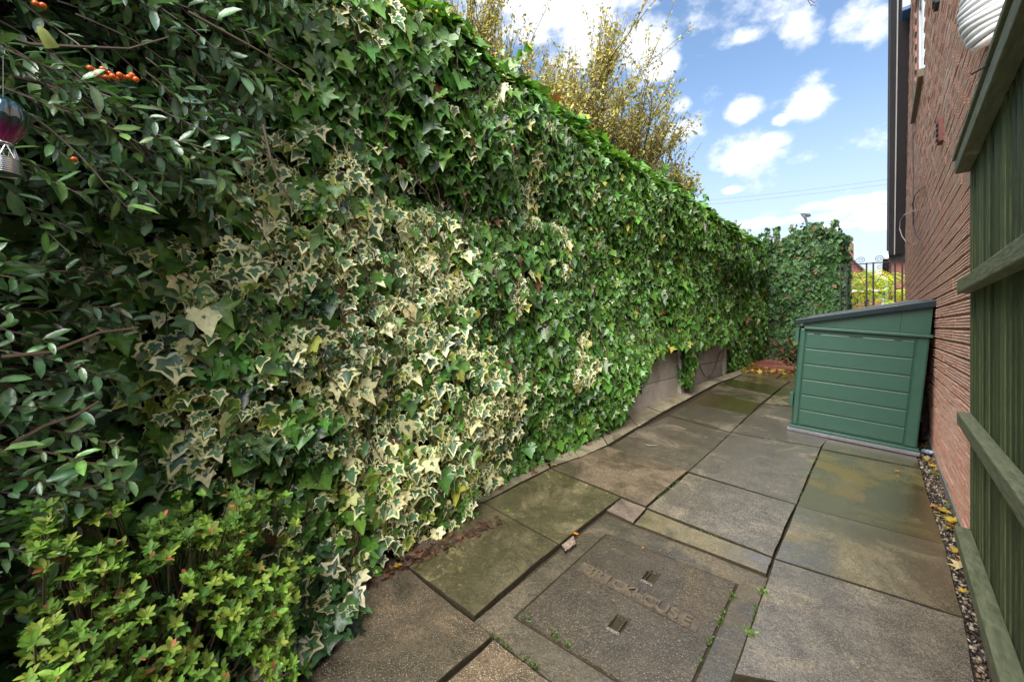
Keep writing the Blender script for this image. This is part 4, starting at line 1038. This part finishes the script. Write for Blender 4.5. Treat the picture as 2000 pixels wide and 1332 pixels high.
for px,py,s_,lb in ((1488,1160,.022,'tiny green weed in the joint right of the inspection cover, the farther one'),(1462,1240,.022,'tiny bright green weed in the joint right of the inspection cover, the nearer one'),
    (988,1003,.018,'tiny seedling in the joint between two lichened slabs near the ivy'),(1565,725,.10,'bright green leafy weed growing at the far end beside the storage box'),(1862,938,.05,'small grassy weed growing in the gravel strip near the wall')):
    p=G(px,py); wt=thing('weed',lb,'weed',p,group='weeds in the joints'); LL=Leaves(M['leafdull']); n=14 if s_<.05 else 40
    P=np.tile(np.array(p),(n,1))+RNG.normal(0,s_*.35,(n,3))*[1,1,.6]+[0,0,s_*.35]; R=frames(RNG.normal(0,.7,(n,3))+[0,0,.6],RNG.normal(0,.5,(n,3))+[0,-.3,1]); LL.add(TA[1],P,R,np.full(n,s_*.8),jit((.10,.19,.03),n,.2)); LL.build(wt,0,'foliage')
# ================================================================== STORAGE BOX
sb=thing('garden_storage_box','dark green plastic garden storage box with a sloping dark lid beside the house wall','storage box',(-.594,4.52,gz(-.594,4.52)))
O=Vector((-.594,4.52,gz(-.594,4.52)+.004)); ez=Vector((.0823,-.0441,1)).normalized(); ex=Vector((1,0,-.0823)).normalized(); ey=ez.cross(ex)
MB=Matrix(((ex.x,ey.x,ez.x,O.x),(ex.y,ey.y,ez.y,O.y),(ex.z,ey.z,ez.z,O.z),(0,0,0,1)))
WD,DP,LZ=.82,1.28,.935
def bb(name,mat,fn,parent=sb,bevel=.004,**k):
    b=B(); fn(b); b.v=[tuple(MB@Vector(v_)) for v_ in b.v]; return b.build(name,mat,parent,bevel=bevel,**k)
bb('floor_panel',M['bingrey'],lambda b:b.box((-.03,-.03,0),(WD+.02,DP+.02,.028)))
def flange(b): b.box((-.018,-.018,.028),(WD+.012,DP+.012,.052))
bb('base_flange',M['bin'],flange)
bb('side_panel',M['bin'],lambda b:b.box((.0,.012,.052),(WD,.03,LZ-.02)))
npk=6; h_=(LZ-.052-.06)/npk
for i in range(npk):
    bb('plank',M['bin'],lambda b,i=i:b.box((.050,.003,.062+i*h_+.004),(WD-.08,.02,.062+(i+1)*h_-.004)),bevel=.005)
for x0_,x1_ in ((0,.045),(WD-.075,WD)): bb('corner_post',M['bin'],lambda b:b.box((x0_,.001,.052),(x1_,.06,LZ-.012)),bevel=.012)
bb('ledge',M['bin'],lambda b:b.box((.03,-.022,LZ-.018),(WD+.015,.03,LZ+.004)))
def gable(b):
    zl,zr=LZ+.035,LZ+.224; vs=[(0.02,.004,LZ+.004),(WD,.004,LZ+.004),(WD-.002,.004,zr),(.02,.004,zl)]; vs+=[(x,.03,z) for x,_,z in vs]
    b.add(vs,[(0,1,2,3),(5,4,7,6),(0,4,5,1),(1,5,6,2),(2,6,7,3),(3,7,4,0)])
bb('gable_panel',M['bin'],gable)
bb('gable_seam',M['black'],lambda b:b.box((WD-.175,.0015,LZ+.006),(WD-.172,.004,LZ+.165)),bevel=0)
def tabs(b):
    for x,wq in ((.10,.05),(.34,.09),(.62,.05)): b.box((x,-.0015,LZ-.055),(x+wq,.0,LZ-.0515))
bb('vent_slots',M['black'],tabs,bevel=0)
bb('door',M['bin'],lambda b:(b.box((-.012,.07,.06),(.02,DP/2-.004,LZ+.0)))); bb('door',M['bin'],lambda b:(b.box((-.012,DP/2+.004,.06),(.02,DP-.03,LZ+.0))))
bb('back_panel',M['bin'],lambda b:b.box((WD-.012,.06,.052),(WD,DP-.03,LZ+.20))); bb('side_panel',M['bin'],lambda b:b.box((0,DP-.03,.052),(WD,DP,LZ)))
for z_ in (.22,.80): bb('hinge',M['bin'],lambda b:(b.box((-.034,.004,z_),(-.006,.055,z_+.12)),[b.box((-.038,.0,z_+.012+q*.02),(-.03,.03,z_+.02+q*.02)) for q in range(5)]),bevel=.003)
def lid(b):
    # profile in x,z extruded along y
    pr=[(-.045,LZ+.015),(WD+.005,LZ+.215),(WD+.045,LZ+.222),(WD+.072,LZ+.245),(WD+.065,LZ+.268),(WD+.03,LZ+.278),(-.045,LZ+.062)]
    n=len(pr); vs=[(x,-.035,z) for x,z in pr]+[(x,DP+.03,z) for x,z in pr]
    b.add(vs,[tuple(range(n)),tuple(range(2*n-1,n-1,-1))]+[(i,n+i,n+(i+1)%n,(i+1)%n) for i in range(n)])
LD=bb('lid',M['binlid'],lid,bevel=.008)
def lidp(b):
    sl=(.278-.062)/(WD+.075); 
    for y0,y1 in ((.05,.42),(.47,.82),(.87,1.22)):
        xs_=(.04,WD-.06); zz=[LZ+.062+sl*(x+.045)+.0 for x in xs_]
        vs=[(xs_[0],y0,zz[0]+.0),(xs_[1],y0,zz[1]+.0),(xs_[1],y1,zz[1]),(xs_[0],y1,zz[0])]; tp=[(x+(.02 if x<.3 else -.02),y+(.02 if k<2 else -.02),z+.014) for k,(x,y,z) in enumerate(vs)]
        b.add(vs+tp,[(4,5,6,7)]+[(i,(i+1)%4,4+(i+1)%4,4+i) for i in range(4)])
bb('raised_panel',simple('wet_lid_top',(.06,.065,.065),.12,0,.1,30,.001,.7),lidp,LD,bevel=.003)
# things tucked by the box
st=thing('stone','rounded grey stone at the rear foot of the storage box','stone',G(1800,872)); b=B(); uvs(b,G(1801,862)+Vector((0,0,.05)),.055,14,9,.8); b.build('rock',M['stone'],st,smooth=True)
cn=thing('plastic_bottle','small crushed clear blue plastic bottle in the gravel by the wall','bottle',G(1812,886)); b=B(); b.lathe((0,0,0),[(0,-.06),(.017,-.058),(.019,-.035),(.015,-.03),(.019,-.02),(.018,.02),(.014,.025),(.018,.03),(.016,.05),(.006,.062),(.006,.072),(0,.072)],14)
R_=Matrix.Rotation(math.radians(80),4,'X')@Matrix.Rotation(math.radians(25),4,'Y'); b.v=[tuple(R_@Vector(v_)+G(1812,888)+Vector((0,0,.022))) for v_ in b.v]; b.build('bottle_body',M['can'],cn,smooth=True)
sk=thing('black_sack','crumpled black plastic sack wedged between the storage box and the wall','sack',(.27,4.9,gz(.27,4.9)))
b=B(); ks=12
vs=[]
for i in range(9):
    for j in range(ks):
        a=6.283*j/ks; rr=(.035+.045*math.sin(math.pi*(i+.5)/9))*(1+random.uniform(-.2,.2)); vs.append((.272+min(rr*math.cos(a)*.6,.05),4.95+rr*2.2*math.sin(a),gz(.27,4.9)+.05+i*.055))
b.add(vs,[(i*ks+j,i*ks+(j+1)%ks,(i+1)*ks+(j+1)%ks,(i+1)*ks+j) for i in range(8) for j in range(ks)]+[tuple(8*ks+j for j in range(ks))]); b.build('sack_body',M['bag'],sk)
# ================================================================== TIMBER FENCE
fe=thing('timber_fence','green stained close board timber fence with horizontal rails at the right edge','fence',(.28,1.6,gz(.3,1.6)))
FA=math.atan(750/820)-YAW; fd=Vector((math.sin(FA),math.cos(FA),0)); fn=Vector((math.cos(FA),-math.sin(FA),0))
FM=Matrix(((fn.x,fd.x,0,0),(fn.y,fd.y,0,0),(0,0,1,0),(0,0,0,1)))   # local: x=offset, y=along, z
def fb(name,mat,a,c_,bevel=.003,**k):
    b=B(); b.box(a,c_,0,FM); return b.build(name,mat,fe,bevel=bevel,**k)
T1=2.74
for row,(xa,off,tmax) in enumerate(((.243,0,T1),(.290,.037,2.42))):
    t_=T1-off
    while t_>-1.3:
        if t_<=tmax:
            y1=t_; y0=t_-random.uniform(.046,.053); zt=CZ+.742+random.uniform(-.006,.004); zb=gz(.3,t_)+.17; b=B(); jx=random.uniform(-.002,.003)
            b.box((xa+max(jx,0),y0,zb),(xa+.020+jx,y1,zt),0,FM); b.build('board',M['fence'],fe,bevel=.002)
        t_-=.074
for z0,z1,x0_ in ((.684,.738,.195),(.146,.200,.200),(-.432,-.377,.200),(-.942,-.886,.192)):
    fb('rail',M['fencel'],(x0_,-1.3,CZ+z0),(.2425,T1+.0 if z0>.6 else T1-.02,CZ+z1),.004)
fb('capping',M['fencel'],(.188,-1.3,CZ+.748),(.29,T1+.02,CZ+.768),.003)
fb('gravel_board',M['fenceb'],(.225,-1.3,-.1),(.24,T1-.05,CZ-.945))
fb('post',M['fence'],(.262,.2,0),(.33,.27,CZ+.74)); fb('post',M['fencel'],(.2435,T1-.002,.1),(.268,T1+.02,CZ+.74))
b=B(); p=PX(1935,130,.24); b.tube([p+Vector((-.035,.02,-.0)),p+Vector((.03,-.02,.012))],.003,6); b.build('nail',M['black'],fe)
# ================================================================== HOSE COIL
hc_=PW(1950,30,1.62); hc=thing('hose_coil','bundle of white corrugated plastic hose hung on the house corner above the fence','hose',hc_)
for i in range(13):
    z=-.075+.021*i; rr=.098*math.sqrt(max(.12,1-((z-.06)/.17)**2))*(1+.03*math.sin(i*2.1)); b=B()
    pts=[hc_+Vector((rr*math.cos(a),rr*math.sin(a),z+.03*math.cos(a-.6)+.004*math.sin(3*a+i))) for a in np.linspace(0,2*math.pi,29)]
    b.tube(pts,.0125,7,cap=False); b.build('hose_loop',M['offwhite'],hc,smooth=True)
b=B(); b.lathe(hc_,[(.0,-.07),(.05,-.066),(.08,-.03),(.09,.05),(.07,.2)],20); b.build('hose_core',M['offwhite'],hc,smooth=True)
b=B(); b.tube([hc_+Vector((-.06,.0,-.06)),hc_+Vector((-.03,-.05,-.085)),hc_+Vector((.03,-.06,-.06)),hc_+Vector((.08,-.04,-.02))],.012,8); b.build('hose_end',M['offwhite'],hc,smooth=True)
b=B(); b.tube([hc_+Vector((.0,.12,.19)),hc_+Vector((.0,.02,.17)),hc_+Vector((0,-.02,.24))],.006,6); b.build('hook',M['black'],hc)
# ================================================================== IRON GATE
YG=9.28; gt=thing('iron_gate','black wrought iron double gate with scrolls at the far end of the path','gate',(-.1,YG,gz(-.1,YG)))
gx=lambda px:PY(px,600,YG).x
gzz=lambda px,py:PY(px,py,YG).z
g0=gz(-.1,YG); ztp=gzz(1700,514.5)
for px,top_,r_ in ((1641.4,519,.010),(1653.5,518,.011),(1692.5,513.5,.012),(1705.7,512.5,.012),(1748.3,509.8,.012),(1762.2,509,.011)):
    b=B(); x=gx(px); b.box((x-r_,YG-r_,g0),(x+r_,YG+r_,gzz(px,top_))); b.build('bar',M['black'],gt)
for z_ in (0,-.45,-1.1,-1.68):
    for a_,c_ in ((1641.4,1653.5),(1653.5,1692.5),(1705.7,1748.3),(1748.3,1762.2)):
        if z_ in(-.45,) and c_ in (1692.5,1748.3): continue
        b=B(); xa,xb=gx(a_)+.012,gx(c_)-.012; b.box((xa,YG-.007,ztp+z_-.008),(xb,YG+.007,ztp+z_+.008)); b.build('cross_rail',M['black'],gt)
b=B(); b.box((gx(1692.5)+.012,YG-.007,ztp-.008),(gx(1705.7)-.012,YG+.007,ztp+.008)); b.build('cross_rail',M['black'],gt)
def spiral(cx,cz,r0,turn,a0,s=1,n=26): return [Vector((cx+s*r0*(1-t*.8)*math.cos(a0+turn*t),YG,cz+r0*(1-t*.8)*math.sin(a0+turn*t))) for t in np.linspace(0,1,n)]
for px0,s in ((1690,-1),(1708,1)):
    cx=gx(px0); x_end=gx(1655 if s<0 else 1745)
    pts=[Vector((x_end,YG,ztp+.01)),Vector((x_end-(x_end-cx)*.4,YG,ztp+.045)),Vector((cx+s*.09,YG,ztp+.105))]+spiral(cx+s*.055,ztp+.065,.052,9.5,1.3,s)
    b=B(); b.tube(pts,.0042,5); b.build('scroll',M['black'],gt)
for xa,xb in ((gx(1653.5),gx(1692.5)),(gx(1705.7),gx(1748.3))):
    xm=(xa+xb)/2
    for s in (-1,1):
        b=B(); b.tube(spiral(xm+s*.055,ztp-.07,.045,8,1.5,s)+[],.004,5); b.build('scroll',M['black'],gt)
        b=B(); b.tube([Vector((xm,YG,ztp-.13)),Vector((xm+s*.11,YG,ztp-.36)),Vector((xm,YG,ztp-.60)) ],.004,5); b.build('diamond_bar',M['black'],gt)
        b=B(); b.tube(spiral(xm+s*.06,ztp-.85,.05,8,1.5,s),.004,5); b.build('scroll',M['black'],gt)
b=B(); x=gx(1762); b.tube([Vector((x,YG,ztp-.40)),Vector((x+.05,YG,ztp-.40)),Vector((x+.06,YG,ztp-.30))],.009,6); b.tube([Vector((x+.05,YG,ztp-.46)),Vector((x+.05,YG,ztp-.25))],.006,6); b.build('latch',M['black'],gt)
# arched terracotta edging
te=thing('terracotta_edging','broken arched terracotta edging lying in the leaves at the foot of the end hedge','edging',G(1505,712))
p=G(1503,718); b=B(); n=12; pr=[(.26*math.cos(math.pi*i/n),.13*math.sin(math.pi*i/n)) for i in range(n+1)]
b.add([(p.x+x,p.y,p.z+z) for x,z in pr]+[(p.x+x,p.y+.05,p.z+z) for x,z in pr],[tuple(range(n+1)),tuple(range(2*n+1,n,-1))]+[(i,n+1+i,n+2+i,i+1) for i in range(n)]); b.build('arch',M['terra'],te,bevel=.008)
p=G(1522,722); b=B(); b.box((p.x-.30,p.y-.05,p.z),(p.x+.22,p.y+.04,p.z+.07)); b.build('block',M['terra'],te,bevel=.012)
# ================================================================== TREES behind the hedge
def tree(label,base,H,spread,levels,nb,leafn,ls,cols,seed,lean=(0,0),stems=5,cat='tree',name='deciduous_tree',leafprob=.8,bias=None):
    r=random.Random(seed); root=thing(name,label,cat,base); tr=B(); lb=B(); tips=[]
    def grow(p,d,ln,rad,lev,bk):
        pts=[p]; dd=d.copy(); sg=5
        for k in range(sg):
            dd=(dd+Vector((r.gauss(0,.09),r.gauss(0,.09),r.gauss(.035,.05)))).normalized(); pts.append(pts[-1]+dd*ln/sg)
        bk.tube(pts,[rad*(1-.55*k/sg) for k in range(sg+1)],6 if lev<2 else (4 if lev<3 else 3),cap=False)
        if lev>=levels-2: tips.append((pts,lev))
        if lev>=levels: return
        for k in range(nb[lev]):
            s=r.uniform(.3,1.0); i=min(int(s*sg),sg-1); q=pts[i].lerp(pts[i+1],s*sg-i)
            a=r.uniform(0,6.283); o=dd.orthogonal().normalized(); o2=dd.cross(o); side=o*math.cos(a)+o2*math.sin(a)
            nd=(dd*1.0+side*r.uniform(.35,spread)+Vector((0,0,.25))).normalized(); grow(q,nd,ln*r.uniform(.5,.78),rad*.5,lev+1,lb)
    trunk_top=Vector(base)+Vector((lean[0]*.2,lean[1]*.2,H*.22)); tr.tube([Vector(base),trunk_top],[.11,.085],8)
    tr.build('trunk',M['bark'],root,smooth=True)
    for s_ in range(stems):
        a=6.283*s_/stems+r.uniform(-.3,.3); d=Vector((math.cos(a)*.32+lean[0],math.sin(a)*.32+lean[1],1)).normalized(); grow(trunk_top-Vector((0,0,r.uniform(0,.3))),d,H*r.uniform(.34,.46),.05,0,lb)
    lb.build('branches',M['bark'],root,kind='stuff')
    LT=Leaves(M['leafdull']); P=[];T_=[]
    for _ in range(leafn):
        pts,lev=r.choice(tips); s=r.random()*.999; i=int(s*5); q=pts[i].lerp(pts[i+1],s*5-i); P.append(tuple(q+Vector((r.gauss(0,.03),r.gauss(0,.03),r.gauss(0,.03)))))
    n=len(P); P=np.array(P); R=frames(RNG.normal(0,.6,(n,3))+[0,0,-.2],RNG.normal(0,1,(n,3))+[0,-.3,.4]); S=np.clip(RNG.normal(ls,ls*.3,n),ls*.4,ls*1.7); C=np.array([cols[i] for i in RNG.integers(0,len(cols),n)])*(1+RNG.normal(0,.18,(n,1)))
    k=RNG.integers(0,6,n)
    for i in range(6): m_=k==i; LT.add(TA[i],P[m_],R[m_],S[m_],np.clip(C[m_],.01,.8))
    LT.build(root,0,'crown'); return root
YC=[(.34,.29,.07),(.28,.26,.07),(.25,.25,.08),(.30,.23,.06),(.20,.16,.07)]
pa=PW(1050,0,8.0); tree('taller thin autumn tree with upright twigs and sparse golden leaves behind the ivy hedge',(pa.x,pa.y,.2),6.6,.62,3,[8,8,7],85000,.056,YC,3,stems=6)
pb=PW(1190,0,9.2); tree('shorter spreading autumn tree with golden leaves behind the ivy hedge, nearer the open sky',(pb.x,pb.y,.3),4.9,.6,3,[8,8,7],85000,.056,YC,5,stems=6,lean=(-.02,.0))
# hanging twig at top
tt_=thing('overhanging_twig','thin bare twig tip hanging into the top edge of the sky','twig',PW(1590,-5,3)); b=B(); b.tube([PW(1560,-40,3),PW(1575,-5,3),PW(1585,14,3)],[.004,.003,.0015],5); b.tube([PW(1575,-5,3),PW(1590,6,3),PW(1604,-4,3)],[.0025,.002,.001],5); b.tube([PW(1584,10,3),PW(1594,12,3)],[.0018,.001],4); b.build('stick',M['twig'],tt_)
# yellow green shrub beyond the gate
su=thing('sumac_shrub','feathery yellow green shrub standing beyond the iron gate','shrub',(-.2,11.6,.42)); LU=Leaves(M['leafdull']); sw=B(); TU=[tmpl_oval(120+i,.17,.3) for i in range(4)]
for i in range(210):
    px=random.uniform(1652,1768); 
    p=PW(px,random.uniform(528,650)+abs(px-1700)*.12,random.uniform(8.2,9.6))
    a=random.uniform(0,6.283); d=Vector((math.cos(a),math.sin(a),.25)); pts=[p]
    for k in range(6): d=(d+Vector((0,0,-.16))).normalized(); pts.append(pts[-1]+d*.055)
    sw.tube(pts,.003,3,cap=False)
    Ps=[];Ti=[]
    for k in range(1,7):
        for s in (-1,1): sd=(pts[k]-pts[k-1]).cross(Vector((0,0,1))).normalized()*s; Ps.append(tuple(pts[k])); Ti.append(tuple(sd+(pts[k]-pts[k-1]).normalized()*.4+Vector((0,0,-.15))))
    n=len(Ps); R=frames(np.array(Ti),np.tile([0,-.2,1.],(n,1))+RNG.normal(0,.2,(n,3))); c0=random.choice([(.32,.42,.03),(.42,.46,.04),(.22,.36,.03),(.48,.38,.04)]) 
    LU.add(TU[i%4],np.array(Ps),R,np.full(n,.10),jit(c0,n,.12,.04))
for i in range(9): sw.tube([Vector((-.2+random.uniform(-.3,.3),11.6,.4)),PW(random.uniform(1665,1755),570,9.0)],[.02,.008],5)
LU.build(su,0,'foliage'); sw.build('stem',M['twig'],su,kind='stuff')
# ================================================================== STREET BEYOND
sl_=thing('street_lamp','grey street lamp with a curved arm showing above the end hedge','street lamp',tuple(PW(1577,700,19))[:2]+(.42,)); bp=PW(1577,638,19)
b=B(); b.tube([Vector((bp.x,bp.y,.42)),PW(1577,460,19)],[.07,.05],8); b.tube([PW(1577,460,19),PW(1576,436,19),PW(1573,426,19),PW(1568,421,19)],[.05,.05,.05,.05],8); b.build('pole',M['lamp'],sl_,smooth=True)
b=B(); q=[PW(1562.5,417.5,19),PW(1570,417,19),PW(1573,421,19),PW(1570,423,19),PW(1567,424,19)]; w_v=Vector((0.2,.25,0)); b.add([v_ for v_ in q]+[v_+w_v for v_ in q],[(0,1,2,3,4),(9,8,7,6,5)]+[(i,5+i,5+(i+1)%5,(i+1)%5) for i in range(5)]); b.build('lamp_head',M['lamp'],sl_)
for z,(a_,c_) in enumerate((((1380,387),(1745,347)),((1400,393),(1745,356)))):
    ow=thing('overhead_wire','%s of two thin overhead wires crossing the sky above the hedge'%('upper' if z==0 else 'lower'),'wire',PW(a_[0],a_[1],26),group='overhead wires'); b=B(); A_=PW(a_[0]-250,a_[1]+22,30);C_=PW(c_[0]+150,c_[1]-20,24)
    b.tube([A_.lerp(C_,t)+Vector((0,0,-1.0*4*t*(1-t)*.35)) for t in np.linspace(0,1,14)],.006,4); b.build('strand',M['cable'],ow)
def farhouse(label,px0,px1,yev,yrd,W,dpt,ridge_dir,chim,wins):
    A_=PY(px0,yev,W);C_=PY(px1,yev,W); base=Vector((A_.x,A_.y,.4)); h=thing('house',label,'house',base)
    ux=(C_-A_); ux.z=0; Lx=ux.length; ux.normalize(); uy=Vector((-ux.y,ux.x,0)); H=A_.z-.4; RH=PY(px0,yrd,W).z-A_.z
    def pt(a,b_,c_): return base+ux*a+uy*b_+Vector((0,0,c_))
    b=B(); vs=[pt(0,0,0),pt(Lx,0,0),pt(Lx,dpt,0),pt(0,dpt,0),pt(0,0,H),pt(Lx,0,H),pt(Lx,dpt,H),pt(0,dpt,H)]
    if ridge_dir=='y': vs+=[pt(Lx/2,0,H+RH),pt(Lx/2,dpt,H+RH)]; f=[(0,1,5,8,4),(2,3,7,9,6),(1,2,6,5),(3,0,4,7)]
    else: vs+=[pt(0,dpt/2,H+RH),pt(Lx,dpt/2,H+RH)]; f=[(0,1,5,4),(2,3,7,6),(1,2,6,9,5),(3,0,4,8,7)]
    b.add(vs,f); b.build('wall',M['farbrick'],h)
    b=B(); e=.25
    if ridge_dir=='y':
        k=RH/(Lx/2)*e
        b.add([pt(-e,-e,H-k),pt(Lx/2,-e,H+RH),pt(Lx/2,dpt+e,H+RH),pt(-e,dpt+e,H-k),pt(Lx+e,-e,H-k),pt(Lx+e,dpt+e,H-k)]+[v_+Vector((0,0,.12)) for v_ in (pt(-e,-e,H-k),pt(Lx/2,-e,H+RH),pt(Lx/2,dpt+e,H+RH),pt(-e,dpt+e,H-k),pt(Lx+e,-e,H-k),pt(Lx+e,dpt+e,H-k))],[(0,3,2,1),(1,2,5,4),(6,7,8,9),(7,10,11,8),(0,1,7,6),(1,4,10,7)])
    else:
        k=RH/(dpt/2)*e
        b.add([pt(-e,-e,H-k),pt(Lx+e,-e,H-k),pt(Lx+e,dpt/2,H+RH),pt(-e,dpt/2,H+RH),pt(-e,dpt+e,H-k),pt(Lx+e,dpt+e,H-k)]+[v_+Vector((0,0,.12)) for v_ in (pt(-e,-e,H-k),pt(Lx+e,-e,H-k),pt(Lx+e,dpt/2,H+RH),pt(-e,dpt/2,H+RH),pt(-e,dpt+e,H-k),pt(Lx+e,dpt+e,H-k))],[(0,1,2,3),(3,2,5,4),(6,9,8,7),(9,10,11,8),(0,6,7,1),(0,3,9,6),(3,4,10,9)])
    rf=b.build('roof',M['tile'],h)
    b=B(); b.add([pt(-e,-e-.02,H-k-.05),pt(Lx+e,-e-.02,H-k-.05),pt(Lx+e,-e-.02,H-k+.12),pt(-e,-e-.02,H-k+.12),pt(-e,-e-.1,H-k-.05),pt(Lx+e,-e-.1,H-k-.05),pt(Lx+e,-e-.1,H-k+.12),pt(-e,-e-.1,H-k+.12)],[(4,5,6,7),(0,4,7,3),(0,1,5,4),(3,7,6,2)]); b.build('fascia',M['white'],h)
    if chim:
        cxp,cs=chim; c0=pt(Lx*cxp,dpt/2 if ridge_dir=='x' else 1.0,H+RH-.5); b=B(); b.box((c0.x-.35,c0.y-.35,c0.z),(c0.x+.35,c0.y+.35,c0.z+1.1)); c1=b.build('chimney',M['farbrick'],rf)
        b=B(); b.lathe(c0+Vector((0,0,1.1)),[(.16,0),(.13,.35),(.10,.35),(.10,.3)],10); b.build('chimney_pot',M['lamp'],rf)
    for (x0_,z0,x1_,z1) in wins:
        a=pt(x0_,-.03,z0); fw=B()
        def q(a0,c0_,d0,a1,c1_,d1):
            ps=[pt(x,y,z) for x,y,z in ((a0,c0_,d0),(a1,c0_,d0),(a1,c1_,d0),(a0,c1_,d0),(a0,c0_,d1),(a1,c0_,d1),(a1,c1_,d1),(a0,c1_,d1))]; return ps,[(0,3,2,1),(4,5,6,7),(0,1,5,4),(1,2,6,5),(2,3,7,6),(3,0,4,7)]
        for r_ in ((x0_,z0,x1_,z0+.1),(x0_,z1-.1,x1_,z1),(x0_,z0+.1,x0_+.1,z1-.1),(x1_-.1,z0+.1,x1_,z1-.1),((x0_+x1_)/2-.04,z0+.1,(x0_+x1_)/2+.04,z1-.1)): fw.add(*q(r_[0],-.06,r_[1],r_[2],.0-.002,r_[3]))
        fw=fw.build('window',M['white'],h); pn=B(); pn.add(*q(x0_+.09,-.03,z0+.09,x1_-.09,-.02,z1-.09)); pn.build('pane',M['glass'],fw)
    return h
farhouse('distant brick house with a grey sloping roof and chimney beyond the end hedge',1575,1722,566,497,40,9,'y',(.56,1),[(1.0,3.0,2.6,4.2)])
farhouse('nearer brick house with white window showing between the gate and the near wall',1741,1900,503,486,24,8,'x',None,[(.45,3.0,1.9,4.3)])
